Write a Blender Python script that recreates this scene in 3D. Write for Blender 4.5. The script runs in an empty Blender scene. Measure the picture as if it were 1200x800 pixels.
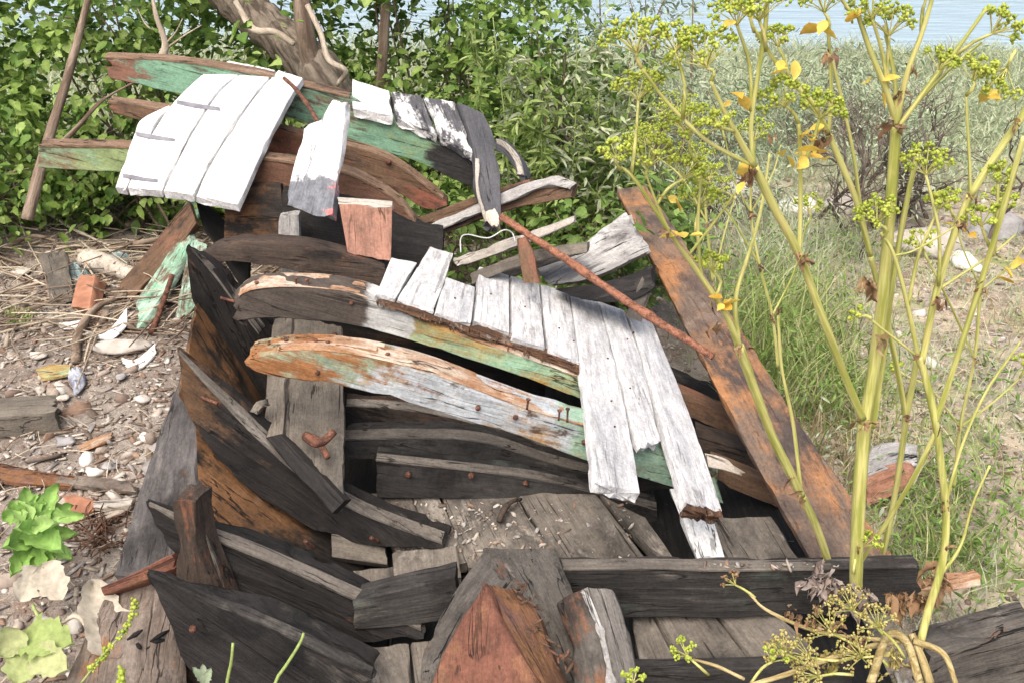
import bpy, math, random
import numpy as np
from mathutils import Vector, Matrix, noise
R = math.radians
random.seed(7); rng = np.random.default_rng(7)
sc = bpy.context.scene
C = sc.collection
V = Vector

# ------------------------------------------------------------------ camera
CAM_H, PITCH, F = 1.9, R(27), 1167.0
CP, SP = math.cos(PITCH), math.sin(PITCH)
cam_d = bpy.data.cameras.new('camera'); cam = bpy.data.objects.new('camera', cam_d); C.objects.link(cam)
cam.location = (0, 0, CAM_H); cam.rotation_euler = (R(90) - PITCH, 0, 0)
cam_d.sensor_width = 36; cam_d.lens = 36 * F / 1200; cam_d.clip_start = .05; cam_d.clip_end = 2000
sc.camera = cam
sc.render.resolution_x, sc.render.resolution_y = 1024, 682

def ray(x, y):
    a, b = (x - 600) / F, (400 - y) / F
    return V((a, CP + b * SP, -SP + b * CP))
def W(x, y, Y):                      # a place in the world seen along that line of sight, Y metres ahead
    d = ray(x, y); return V((0, 0, CAM_H)) + d * (Y / d.y)
def G(x, y, z=0.0):                  # the same, z metres above the ground
    d = ray(x, y); return V((0, 0, CAM_H)) + d * ((z - CAM_H) / d.z)
def PL(x, y, pl):                    # the same, on a plane (point, normal)
    d = ray(x, y); o = V((0, 0, CAM_H)); return o + d * ((pl[0] - o).dot(pl[1]) / d.dot(pl[1]))
def plane3(a, b, c):
    n = (b - a).cross(c - a).normalized()
    return (a, n if n.z > 0 else -n)
def WL(pts): return [W(*p) for p in pts]

# ------------------------------------------------------------------ objects
WM = {}
def put(o, M, parent=None):
    C.objects.link(o)
    if parent is not None:
        o.parent = parent; o.matrix_parent_inverse = Matrix.Identity(4)
        o.matrix_basis = WM[parent.name].inverted() @ M
    else:
        o.matrix_basis = M
    WM[o.name] = M.copy()
    return o
def thing(name, label, cat, loc=(0, 0, 0), group=None):
    o = bpy.data.objects.new(name, None); o.empty_display_size = .1
    put(o, Matrix.Translation(V(loc)))
    o['label'] = label; o['category'] = cat
    if group: o['group'] = group
    return o
def tag(o, label=None, cat=None, group=None, kind=None):
    for k, v in (('label', label), ('category', cat), ('group', group), ('kind', kind)):
        if v: o[k] = v
    return o
def mesh_obj(name, verts, faces, mat, parent=None, M=None, smooth=True, attr=None):
    me = bpy.data.meshes.new(name)
    M = M or Matrix.Identity(4)
    Mi = M.inverted()
    if len(verts) and not isinstance(verts, np.ndarray):
        verts = [tuple(Mi @ V(v)) for v in verts]
        me.from_pydata(verts, [], faces)
    else:
        vv = np.c_[verts, np.ones(len(verts))] @ np.array(Mi).T
        verts = vv[:, :3]
        if isinstance(faces, np.ndarray):
            n, k = faces.shape
            me.vertices.add(len(verts)); me.vertices.foreach_set('co', verts.astype(np.float32).ravel())
            me.loops.add(n * k); me.loops.foreach_set('vertex_index', faces.astype(np.int32).ravel())
            me.polygons.add(n); me.polygons.foreach_set('loop_start', np.arange(0, n * k, k, dtype=np.int32))
            me.update(calc_edges=True)
        else:
            me.from_pydata(verts.tolist(), [], faces)
    if attr is not None:
        at = me.attributes.new('rnd', 'FLOAT', 'POINT'); at.data.foreach_set('value', np.asarray(attr, dtype=np.float32))
    if smooth: me.polygons.foreach_set('use_smooth', np.ones(len(me.polygons), dtype=bool))
    if isinstance(mat, (list, tuple)):
        for m in mat: me.materials.append(m)
    else: me.materials.append(mat)
    me.update()
    o = bpy.data.objects.new(name, me)
    return put(o, M, parent)

# ------------------------------------------------------------------ shape builders
def catmull(pts, t):
    n = len(pts)
    if n == 1: return pts[0]
    x = t * (n - 1); i = min(int(x), n - 2); f = x - i
    if n == 2: return pts[0].lerp(pts[1], f)
    p0 = pts[i - 1] if i > 0 else pts[0] * 2 - pts[1]
    p1, p2 = pts[i], pts[i + 1]
    p3 = pts[i + 2] if i + 2 < n else pts[-1] * 2 - pts[-2]
    return .5 * ((2 * p1) + (p2 - p0) * f + (2 * p0 - 5 * p1 + 4 * p2 - p3) * f * f + (3 * p1 - p0 - 3 * p2 + p3) * f ** 3)
def resample(pts, n):
    # even spacing along the path
    fine = [catmull(pts, k / 200) for k in range(201)]
    d = [0]
    for a, b in zip(fine, fine[1:]): d.append(d[-1] + (b - a).length)
    return fine, d
def nz(p): return noise.noise(p)
SEED = [0]
def timber(name, L, Rr, ext, mat, parent=None, rag=(.004, .004), res=.022, ch=.0028, rough=.0026, chip=.007, curve=True, warp=.004, knife=0.0):
    """A solid timber: L and Rr are the two long edges of its facing side, ext its thickness (a vector, or metres straight behind the face)."""
    SEED[0] += 1; so = V((SEED[0] * 7.31, SEED[0] * 3.17, SEED[0] * 1.71))
    n0 = len(L); assert n0 == len(Rr), name
    mids = [(a + b) / 2 for a, b in zip(L, Rr)]
    length = sum((b - a).length for a, b in zip(mids, mids[1:]))
    n = max(6, int(length / res))
    f = catmull if (curve and n0 > 2) else (lambda p, t: p[min(int(t * (n0 - 1)), n0 - 2)].lerp(p[min(int(t * (n0 - 1)), n0 - 2) + 1], t * (n0 - 1) - min(int(t * (n0 - 1)), n0 - 2)))
    # stations at even distance
    fine, d = resample(mids, 0)
    ts = []; k = 0
    for j in range(n + 1):
        s = d[-1] * j / n
        while k < 199 and d[k + 1] < s: k += 1
        ts.append(min(1, (k + (s - d[k]) / max(1e-9, d[k + 1] - d[k])) / 200))
    st = [(f(L, t), f(Rr, t)) for t in ts]
    wid = max((b - a).length for a, b in st)
    xa = (mids[-1] - mids[0]).normalized()
    amid = st[n // 2][1] - st[n // 2][0]
    za = xa.cross(amid).normalized(); ya = za.cross(xa)
    if not isinstance(ext, Vector):
        vd = mids[n0 // 2] - V((0, 0, CAM_H))
        e0 = za if za.dot(vd) > 0 else -za
        ext = e0 * ext
    el = ext.length
    mu = max(2, int(wid / res)); mw = max(1, int(el / res))
    verts = []; faces = []; m = None
    for j, (l, r) in enumerate(st):
        a = r - l; al = max(a.length, 1e-5)
        cu = min(.3, ch / al); cw = min(.3, ch / el)
        loop = []
        us = [cu + (1 - 2 * cu) * i / mu for i in range(mu + 1)]
        ws = [cw + (1 - 2 * cw) * i / mw for i in range(mw + 1)]
        loop += [(u, 0) for u in us] + [(1, w) for w in ws] + [(u, 1) for u in reversed(us)] + [(0, w) for w in reversed(ws)]
        m = len(loop)
        s = d[-1] * j / n
        for (u, w) in loop:
            p = l + a * u + ext * w * (1 if not knife else min(1, .18 + .82 * s / knife))
            q = p * 1.0 + so
            # chips along the long edges
            eu = max(0, 1 - min(u, 1 - u) * al / .02) * (1 if al > .03 else .3)
            if eu > 0:
                c = max(0, nz(V((s * 14, w * 1.5 + (u > .5) * 9, 3)) + so) - .12) * chip * 3 * eu
                p = p + a.normalized() * (c if u < .5 else -c)
            # ragged ends
            for side, rg in ((0, rag[0]), (1, rag[1])):
                ds = s if side == 0 else d[-1] - s
                reach = max(rg * 2.5, .02)
                if rg > 0 and ds < reach:
                    h = (.6 * nz(V((u * al * 45, w * el * 45, side * 5.)) + so) + .9 * nz(V((u * al * 190, w * el * 190, side * 5.)) + so)) * .8 + .45
                    p = p + (xa if side == 0 else -xa) * (max(0, h) * rg * 1.6 * (1 - ds / reach))
            nrm = (za * (-1 if w < .5 else 1) if 0 < u < 1 else a.normalized() * (-1 if u < .5 else 1))
            g = V((q.dot(xa) * 6, q.dot(ya) * 42, q.dot(za) * 42))
            p = p + nrm * (nz(g) * rough) + nz(q * 3.1) * warp * za + nz(q * 2.7 + V((5, 5, 5))) * warp * ya
            verts.append(p)
    for j in range(n):
        for i in range(m):
            k2 = (i + 1) % m
            faces.append((j * m + i, j * m + k2, (j + 1) * m + k2, (j + 1) * m + i))
    for j, rev in ((0, 0), (n, 1)):
        c = sum((verts[j * m + i] for i in range(m)), V((0, 0, 0))) / m
        verts.append(c); ci = len(verts) - 1
        for i in range(m):
            k2 = (i + 1) % m
            faces.append((ci, j * m + i, j * m + k2) if rev else (ci, j * m + k2, j * m + i))
    # outward normals: check sign with the volume of the section
    org = (mids[0] + mids[-1]) / 2 + ext * .5
    f0 = faces[0]
    fc = (verts[f0[0]] + verts[f0[2]]) / 2; fn = (verts[f0[1]] - verts[f0[0]]).cross(verts[f0[2]] - verts[f0[0]])
    sc0 = (st[0][0] + st[0][1]) / 2 + ext * .5
    if fn.dot(fc - ((st[0][0] + st[0][1] + st[1][0] + st[1][1]) / 4 + ext * .5)) < 0:
        faces = [tuple(reversed(t)) for t in faces]
    Mx = Matrix((xa, ya, za)).transposed().to_4x4(); Mx.translation = org
    o = mesh_obj(name, verts, faces, mat, parent, Mx)
    o.data.set_sharp_from_angle(angle=R(38))
    return o

def board(name, c1, c2, c3, c4, ext, mat, parent=None, **k):
    """Flat board from four corners: long edge c1-c2, other long edge c4-c3."""
    return timber(name, [c1, c1.lerp(c2, .5), c2], [c4, c4.lerp(c3, .5), c3], ext, mat, parent, **k)

def tube_geo(path, rad, sides=8, step=.03, wob=0.0, seed=0.0, cap=True, square=False):
    P = [V(p) for p in path]
    L = sum((b - a).length for a, b in zip(P, P[1:]))
    n = max(len(P), int(L / step) + 1)
    pts = [catmull(P, i / n) for i in range(n + 1)]
    rr = [rad[min(int(i / n * (len(rad) - 1)), len(rad) - 2)] * (1 - (i / n * (len(rad) - 1) - min(int(i / n * (len(rad) - 1)), len(rad) - 2))) + rad[min(int(i / n * (len(rad) - 1)), len(rad) - 2) + 1] * (i / n * (len(rad) - 1) - min(int(i / n * (len(rad) - 1)), len(rad) - 2)) for i in range(n + 1)] if len(rad) > 1 else [rad[0]] * (n + 1)
    t = (pts[1] - pts[0]).normalized(); u = t.orthogonal().normalized()
    vs, fs = [], []
    for i, p in enumerate(pts):
        t2 = (pts[min(i + 1, n)] - pts[max(i - 1, 0)])
        t2 = t2.normalized() if t2.length > 1e-8 else t
        u = (u - t2 * u.dot(t2)).normalized(); v = t2.cross(u); t = t2
        for k in range(sides):
            a = 2 * math.pi * k / sides
            q = p + (u * math.cos(a) + v * math.sin(a)) * rr[i]
            if wob: q = q + (u * math.cos(a) + v * math.sin(a)) * (nz(q * 14 + V((seed, 0, 0))) + .6 * nz(q * 40)) * wob
            vs.append(q)
    for i in range(n):
        for k in range(sides):
            k2 = (k + 1) % sides
            fs.append((i * sides + k, i * sides + k2, (i + 1) * sides + k2, (i + 1) * sides + k))
    if cap:
        fs.append(tuple(reversed(range(sides)))); fs.append(tuple(range(n * sides, (n + 1) * sides)))
    return vs, fs
class Geo:
    def __init__(s): s.v, s.f, s.a = [], [], []
    def add(s, vf, rnd=None):
        b = len(s.v); s.v += list(vf[0]); s.f += [tuple(i + b for i in t) for t in vf[1]]
        s.a += [random.random() if rnd is None else rnd] * len(vf[0])
    def tube(s, path, rad, sides=7, step=.03, wob=0, rnd=None, cap=True): s.add(tube_geo(path, rad, sides, step, wob, random.random() * 50, cap), rnd)
    def obj(s, name, mat, parent=None, M=None, smooth=True):
        if M is None:
            c = sum((V(p) for p in s.v), V((0, 0, 0))) / max(1, len(s.v)); ax = V(s.v[-1]) - V(s.v[0])
            M = (ax.to_track_quat('Z', 'Y').to_matrix().to_4x4() if ax.length > .02 else Matrix.Identity(4)); M.translation = c
        return mesh_obj(name, s.v, s.f, mat, parent, M, smooth, s.a)

import bmesh
def ico(sub):
    bm = bmesh.new(); bmesh.ops.create_icosphere(bm, subdivisions=sub, radius=1)
    v = np.array([tuple(x.co) for x in bm.verts]); f = np.array([[q.index for q in t.verts] for t in bm.faces]); bm.free(); return v, f
ICO = {k: ico(k) for k in (1, 2, 3, 4)}
def rot_mats(n, tilt=None):
    q = rng.normal(size=(n, 4)); q /= np.linalg.norm(q, axis=1)[:, None]
    w, x, y, z = q.T
    return np.stack([np.stack([1 - 2 * (y * y + z * z), 2 * (x * y - z * w), 2 * (x * z + y * w)], -1),
                     np.stack([2 * (x * y + z * w), 1 - 2 * (x * x + z * z), 2 * (y * z - x * w)], -1),
                     np.stack([2 * (x * z - y * w), 2 * (y * z + x * w), 1 - 2 * (x * x + y * y)], -1)], 1)
def scatter(name, base_v, base_f, pos, scl, mats, mat, parent=None, rnd=None, kind=None, label=None, jit=0.0, smooth=True):
    n = len(pos); nv = len(base_v)
    bv = np.broadcast_to(base_v, (n, nv, 3)).copy()
    if jit: bv *= 1 + rng.normal(size=(n, nv, 1)) * jit
    scl = np.asarray(scl)
    if scl.ndim == 1: scl = scl[:, None] * np.ones(3)
    bv = bv * scl[:, None, :]
    out = np.einsum('nij,nkj->nki', mats, bv) + pos[:, None, :]
    fs = (base_f[None] + (np.arange(n) * nv)[:, None, None]).reshape(-1, base_f.shape[1])
    rnd = rng.random(n) if rnd is None else rnd
    c = V(pos.mean(0))
    o = mesh_obj(name, out.reshape(-1, 3), fs, mat, parent, Matrix.Translation(c), smooth, np.repeat(rnd, nv))
    return tag(o, label, None, None, kind)
def rock(name, c, size, mat, seed=0, parent=None, flat=.15, sub=3, rot=0.0, ang=.35):
    v, f = ICO[sub]; out = []
    Rm = Matrix.Rotation(rot, 3, 'Z')
    for p in v:
        q = V(p); s = V((seed * 3.3, seed * 1.7, seed))
        h = 1 + ang * nz(q * 1.1 + s) + ang * .5 * nz(q * 2.6 + s) + .06 * nz(q * 8 + s)
        # facet: clamp against a few cutting planes
        for k in range(5):
            pn = V((math.sin(k * 2.1 + seed), math.cos(k * 1.3 + seed * 2), math.sin(k * .9 + seed * .7))).normalized()
            dd = q.dot(pn) * h
            if dd > .72: h *= .72 / dd * .9 + .1
        w = q * h; w = V((w.x * size[0], w.y * size[1], w.z * size[2]))
        out.append(V(c) + Rm @ w)
    return mesh_obj(name, out, [tuple(t) for t in f.tolist()], mat, parent, Matrix.Translation(V(c)))

# leaf outlines (flat in xy, stem at the origin, tip at +x), folded a little along the midrib
def leaf_shape(kind):
    if kind == 'ovate': w = [(0, 0), (.15, .2), (.4, .34), (.65, .27), (.85, .12), (1, 0)]
    elif kind == 'bramble': w = [(0, 0), (.12, .22), (.28, .27), (.32, .38), (.5, .33), (.55, .36), (.72, .22), (.78, .22), (1, 0)]
    elif kind == 'lance': w = [(0, 0), (.2, .09), (.45, .13), (.75, .08), (1, 0)]
    elif kind == 'lobed': w = [(0, 0), (.02, .25), (.2, .22), (.25, .5), (.42, .28), (.55, .42), (.68, .2), (.8, .24), (1, 0)]
    vs = []; fs = []
    n = len(w)
    for x, y in w: vs.append((x, 0, -.10 * math.sin(x * 2.4) - .12 * x * x))
    for x, y in w[1:-1]: vs.append((x, y, .10 * y / .3 * .6 - .12 * x * x))
    for x, y in w[1:-1]: vs.append((x, -y, .10 * y / .3 * .6 - .12 * x * x))
    m = n - 2
    for s, o in ((1, n), (-1, n + m)):
        for i in range(n - 1):
            a, b = i, i + 1
            t = []
            if i == 0: t = [(a, b, o)]
            elif i == n - 2: t = [(a, b, o + i - 1)]
            else: t = [(a, b, o + i), (a, o + i, o + i - 1)]
            fs += [q if s > 0 else tuple(reversed(q)) for q in t]
    return np.array(vs, float), np.array(fs)
LEAF = {k: leaf_shape(k) for k in ('ovate', 'bramble', 'lance', 'lobed')}
def leaf_mats(n, droop=.5, outward=None):
    """random headings, blades mostly facing the sky"""
    yaw = rng.random(n) * 2 * np.pi
    if outward is not None: yaw = np.arctan2(outward[:, 1], outward[:, 0]) + rng.normal(size=n) * .9
    pitch = rng.normal(size=n) * .45 + droop * .6
    roll = rng.normal(size=n) * .55
    cy, sy, cp, sp, cr, sr = np.cos(yaw), np.sin(yaw), np.cos(pitch), np.sin(pitch), np.cos(roll), np.sin(roll)
    z, o = np.zeros(n), np.ones(n)
    def m(*r): return np.stack([np.stack(x, -1) for x in r], 1)
    Rz = m((cy, -sy, z), (sy, cy, z), (z, z, o)); Ry = m((cp, z, sp), (z, o, z), (-sp, z, cp)); Rx = m((o, z, z), (z, cr, -sr), (z, sr, cr))
    return Rz @ Ry @ Rx
def leaves(name, pos, size, kind, mat, parent=None, outward=None, droop=.5, stuff=None, label=None):
    v, f = LEAF[kind]
    o = scatter(name, v, f, pos, size, leaf_mats(len(pos), droop, outward), mat, parent, None, stuff, label, smooth=True)
    return o
def blades(name, pos, h, lean, mat, width=.006, parent=None, kind=None, label=None, curl=.5, seg=4):
    n = len(pos); h = np.asarray(h); lean = np.asarray(lean)
    yaw = rng.random(n) * 2 * np.pi; dx, dy = np.cos(yaw), np.sin(yaw)
    face = rng.random(n) * 2 * np.pi; fx, fy = np.cos(face), np.sin(face)
    vs = []
    for i in range(seg + 1):
        t = i / seg
        off = lean * h * (t ** 2) * (1 + curl * t); z = h * t * (1 - .35 * lean * t)
        w = width * (1 - t ** 1.6) * (.6 + .8 * rng.random(n) if i == 0 else 1) * .5 + .0004
        cx = pos[:, 0] + dx * off; cy = pos[:, 1] + dy * off; cz = pos[:, 2] + z
        vs.append(np.stack([cx - fx * w, cy - fy * w, cz], -1)); vs.append(np.stack([cx + fx * w, cy + fy * w, cz], -1))
    arr = np.stack(vs, 1); nv = 2 * (seg + 1)
    bf = np.array([(2 * i, 2 * i + 1, 2 * i + 3, 2 * i + 2) for i in range(seg)])
    fs = (bf[None] + (np.arange(n) * nv)[:, None, None]).reshape(-1, 4)
    c = V(pos.mean(0))
    o = mesh_obj(name, arr.reshape(-1, 3), fs, mat, parent, Matrix.Translation(c), True, np.repeat(rng.random(n), nv))
    return tag(o, label, None, None, kind)

# ------------------------------------------------------------------ materials
class NT:
    def __init__(s, name):
        s.m = bpy.data.materials.new(name); s.m.use_nodes = True; s.t = s.m.node_tree; s.t.nodes.clear()
        s.out = s.n('ShaderNodeOutputMaterial')
    def n(s, ty, **k):
        q = s.t.nodes.new(ty)
        for a, b in k.items(): setattr(q, a, b)
        return q
    def l(s, a, b): s.t.links.new(a, b)
    def setv(s, sock, v):
        if hasattr(v, 'is_output') or isinstance(v, bpy.types.NodeSocket): s.l(v, sock)
        else: sock.default_value = v
    def math(s, op, a, b=0.0, c=None, clamp=False):
        q = s.n('ShaderNodeMath', operation=op); q.use_clamp = clamp
        s.setv(q.inputs[0], a); s.setv(q.inputs[1], b)
        if c is not None: s.setv(q.inputs[2], c)
        return q.outputs[0]
    def mix(s, f, a, b):
        q = s.n('ShaderNodeMix', data_type='RGBA')
        s.setv(q.inputs[0], f); s.setv(q.inputs[6], a if not isinstance(a, tuple) else (*a[:3], 1)); s.setv(q.inputs[7], b if not isinstance(b, tuple) else (*b[:3], 1))
        return q.outputs[2]
    def step(s, v, lo, hi):
        q = s.n('ShaderNodeMapRange', interpolation_type='SMOOTHSTEP'); s.setv(q.inputs[0], v)
        q.inputs[1].default_value = lo; q.inputs[2].default_value = hi
        return q.outputs[0]
    def noise(s, vec, scale, detail=4, rough=.55, dist=0.0):
        q = s.n('ShaderNodeTexNoise'); s.l(vec, q.inputs['Vector']); q.inputs['Scale'].default_value = scale
        q.inputs['Detail'].default_value = detail; q.inputs['Roughness'].default_value = rough; q.inputs['Distortion'].default_value = dist
        return q.outputs['Fac']
    def mapping(s, vec, scale=(1, 1, 1), loc=(0, 0, 0)):
        q = s.n('ShaderNodeMapping'); s.l(vec, q.inputs[0]); q.inputs['Scale'].default_value = scale; q.inputs['Location'].default_value = loc
        return q.outputs[0]
    def coords(s):
        tc = s.n('ShaderNodeTexCoord'); oi = s.n('ShaderNodeObjectInfo')
        off = s.math('MULTIPLY', oi.outputs['Random'], 37.0)
        cb = s.n('ShaderNodeCombineXYZ'); s.l(off, cb.inputs[0]); s.l(s.math('MULTIPLY', oi.outputs['Random'], 91.0), cb.inputs[1]); s.l(off, cb.inputs[2])
        va = s.n('ShaderNodeVectorMath', operation='ADD'); s.l(tc.outputs['Object'], va.inputs[0]); s.l(cb.outputs[0], va.inputs[1])
        return va.outputs[0], tc.outputs['Object'], oi.outputs['Random']
    def bsdf(s, col, rough=.8, bump=None, bstr=.4, bdist=.01, spec=.3, normal=None):
        b = s.n('ShaderNodeBsdfPrincipled'); s.setv(b.inputs['Base Color'], (*col[:3], 1) if isinstance(col, tuple) else col)
        s.setv(b.inputs['Roughness'], rough); b.inputs['Specular IOR Level'].default_value = spec
        if bump is not None:
            q = s.n('ShaderNodeBump'); q.inputs['Strength'].default_value = bstr; q.inputs['Distance'].default_value = bdist
            s.l(bump, q.inputs['Height']); s.l(q.outputs[0], b.inputs['Normal'])
        return b.outputs[0]
    def done(s, sh): s.l(sh, s.out.inputs[0]); return s.m

def wood(name, c1, c2, layers=(), rough=.85, bump=.6, crack=.5, grain=1.0, spec=.2, crackcol=(.012, .010, .009), dirt=.35, dirtcol=(.06, .045, .035), split=.85):
    """Weathered timber: grain along local x, then layers (colour, amount, scale, stretch, softness[, [(axis, from, to, weight), ...]])."""
    t = NT(name); v, raw, rnd = t.coords()
    warp = t.n('ShaderNodeVectorMath', operation='MULTIPLY_ADD')
    wn = t.n('ShaderNodeTexNoise'); t.l(v, wn.inputs['Vector']); wn.inputs['Scale'].default_value = 5; wn.inputs['Detail'].default_value = 3
    t.l(wn.outputs['Color'], warp.inputs[0]); warp.inputs[1].default_value = (.05, .012, .012); t.l(v, warp.inputs[2])
    gvv = warp.outputs[0]
    g1 = t.noise(t.mapping(gvv, (3.2 * grain, 62 * grain, 62 * grain)), 1.0, 8, .68, .2)
    g2 = t.noise(t.mapping(gvv, (14, 300, 300)), 1.0, 5, .65)
    speck = t.noise(v, 120, 6, .72); big = t.noise(v, 6.5, 8, .66); mid = t.noise(v, 24, 8, .7)
    f = t.math('ADD', t.math('MULTIPLY', g1, .75), t.math('MULTIPLY', big, .45), clamp=True)
    col = t.mix(t.step(f, .38, .82), c1, c2)
    col = t.mix(t.math('MULTIPLY', t.step(g2, .5, .72), .55), col, tuple(min(1, x * .4) for x in c1))
    h = t.math('ADD', t.math('MULTIPLY', g1, .6), t.math('MULTIPLY', g2, .35))
    for i, ly in enumerate(layers):
        lc, amt, scl, stretch, soft = ly[:5]
        lv = t.mapping(gvv, (1 / stretch, 1, 1), (i * 13.1 + 3, i * 5.7, i * 9.1))
        m = t.noise(lv, scl, 9, .68, .3)
        m = t.math('ADD', m, t.math('MULTIPLY', t.math('SUBTRACT', g1, .5), .30))
        m = t.math('ADD', m, t.math('MULTIPLY', t.math('SUBTRACT', mid, .5), .28))
        if len(ly) > 5 and ly[5]:
            for ax, a0, a1, wt in (ly[5] if isinstance(ly[5], list) else [ly[5]]):
                sx = t.n('ShaderNodeSeparateXYZ'); t.l(raw, sx.inputs[0])
                gr = t.n('ShaderNodeMapRange'); t.l(sx.outputs['XYZ'.index(ax)], gr.inputs[0]); gr.inputs[1].default_value = a0; gr.inputs[2].default_value = a1
                m = t.math('ADD', m, t.math('MULTIPLY', t.math('SUBTRACT', gr.outputs[0], .5), wt))
        thr = .5 + (.5 - amt) * .62
        k = t.step(m, thr - soft, thr + soft)
        vary = t.math('ADD', t.math('MULTIPLY', t.noise(lv, scl * 5, 7, .68), .65), t.math('MULTIPLY', g2, .35))
        lc2 = t.mix(t.step(vary, .3, .7), tuple(x * .60 for x in lc), tuple(min(.9, x * 1.28) for x in lc))
        col = t.mix(k, col, lc2)
        if soft < .06: h = t.math('ADD', h, t.math('MULTIPLY', k, .3))
    # dirt in spots and along the grain
    dm = t.math('ADD', t.math('MULTIPLY', mid, .6), t.math('MULTIPLY', g1, .45))
    col = t.mix(t.math('MULTIPLY', t.step(dm, .555, .68), dirt), col, dirtcol)
    hv = t.n('ShaderNodeHueSaturation'); t.l(col, hv.inputs['Color']); t.l(t.math('MULTIPLY_ADD', t.step(speck, .3, .7), .36, .80), hv.inputs['Value']); col = hv.outputs[0]
    sp = t.noise(t.mapping(gvv, (1.1, 17, 17), (2, 9, 4)), 1.0, 5, .5, .3)
    sp = t.math('SUBTRACT', 1.0, t.step(t.math('ABSOLUTE', t.math('SUBTRACT', sp, .52)), .0015, .009))
    sp = t.math('MULTIPLY', sp, t.step(t.noise(v, 4.5, 3, .5), .46, .56)); sp = t.math('MULTIPLY', sp, split)
    col = t.mix(sp, col, crackcol); h = t.math('SUBTRACT', h, t.math('MULTIPLY', sp, 1.4))
    cr = t.noise(t.mapping(gvv, (1.9, 62, 62), (7, 3, 1)), 1.0, 4, .55, .6)
    ck = t.math('MULTIPLY', t.step(cr, .645, .675), crack)
    col = t.mix(ck, col, crackcol)
    h = t.math('SUBTRACT', h, t.math('MULTIPLY', ck, .9))
    h = t.math('ADD', h, t.math('MULTIPLY', speck, .22)); h = t.math('ADD', h, t.math('MULTIPLY', mid, .3))
    return t.done(t.bsdf(col, rough, h, bump, .009, spec))

def leafmat(name, cols, trans=.35, rough=.5, spec=.25, vein=True):
    t = NT(name); at = t.n('ShaderNodeAttribute', attribute_name='rnd')
    cr = t.n('ShaderNodeValToRGB'); t.l(at.outputs['Fac'], cr.inputs[0])
    e = cr.color_ramp.elements
    for i, c in enumerate(cols):
        if i < 2: e[i].position = i / (len(cols) - 1); e[i].color = (*c, 1)
    for i in range(2, len(cols)):
        q = e.new(i / (len(cols) - 1)); q.color = (*cols[i], 1)
    if len(cols) > 2: e[1].position = 1 / (len(cols) - 1)
    tc = t.n('ShaderNodeTexCoord')
    nzv = t.noise(tc.outputs['Object'], 55, 3, .6)
    hv = t.n('ShaderNodeHueSaturation'); t.l(cr.outputs[0], hv.inputs['Color']); t.l(t.math('MULTIPLY_ADD', nzv, 1.1, .45), hv.inputs['Value'])
    b = t.bsdf(hv.outputs[0], rough, nzv, .25, .004, spec)
    if trans:
        tr = t.n('ShaderNodeBsdfTranslucent'); t.l(hv.outputs[0], tr.inputs[0])
        mx = t.n('ShaderNodeMixShader'); mx.inputs[0].default_value = trans; t.l(b, mx.inputs[1]); t.l(tr.outputs[0], mx.inputs[2]); b = mx.outputs[0]
    return t.done(b)
def rampmat(name, cols, scale=20, rough=.9, bump=.5, bd=.006):
    """stones and chips: colour from the piece, mottled"""
    t = NT(name); at = t.n('ShaderNodeAttribute', attribute_name='rnd'); tc = t.n('ShaderNodeTexCoord')
    cr = t.n('ShaderNodeValToRGB'); t.l(at.outputs['Fac'], cr.inputs[0]); cr.color_ramp.interpolation = 'CONSTANT'
    e = cr.color_ramp.elements
    e[0].position = 0; e[0].color = (*cols[0], 1); e[1].position = 1 / len(cols); e[1].color = (*cols[1], 1)
    for i in range(2, len(cols)): q = e.new(i / len(cols)); q.color = (*cols[i], 1)
    n1 = t.noise(tc.outputs['Object'], scale, 5, .6); n2 = t.noise(tc.outputs['Object'], scale * 5, 4, .6)
    hv = t.n('ShaderNodeHueSaturation'); t.l(cr.outputs[0], hv.inputs['Color']); t.l(t.math('MULTIPLY_ADD', n1, 1.0, .5), hv.inputs['Value'])
    return t.done(t.bsdf(hv.outputs[0], rough, t.math('ADD', n1, t.math('MULTIPLY', n2, .4)), bump, bd, .2))
def stonemat(name, c1, c2, scale=14, rough=.9, spots=None, bump=.6):
    t = NT(name); v, raw, rnd = t.coords()
    n1 = t.noise(v, scale, 6, .6); n2 = t.noise(v, scale * 6, 4, .6)
    col = t.mix(t.step(n1, .35, .65), c1, c2)
    if spots: col = t.mix(t.step(n2, .58, .66), col, spots)
    return t.done(t.bsdf(col, rough, t.math('ADD', n1, t.math('MULTIPLY', n2, .4)), bump, .008, .2))
def bark(name, c1, c2, stretch=.18, scale=26):
    t = NT(name); v, raw, rnd = t.coords()
    n1 = t.noise(t.mapping(v, (1, 1, stretch)), scale, 6, .65, .5); n2 = t.noise(v, 90, 3, .6)
    col = t.mix(t.step(n1, .35, .68), c1, c2)
    return t.done(t.bsdf(col, .9, t.math('ADD', n1, t.math('MULTIPLY', n2, .3)), .8, .015, .15))
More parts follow.
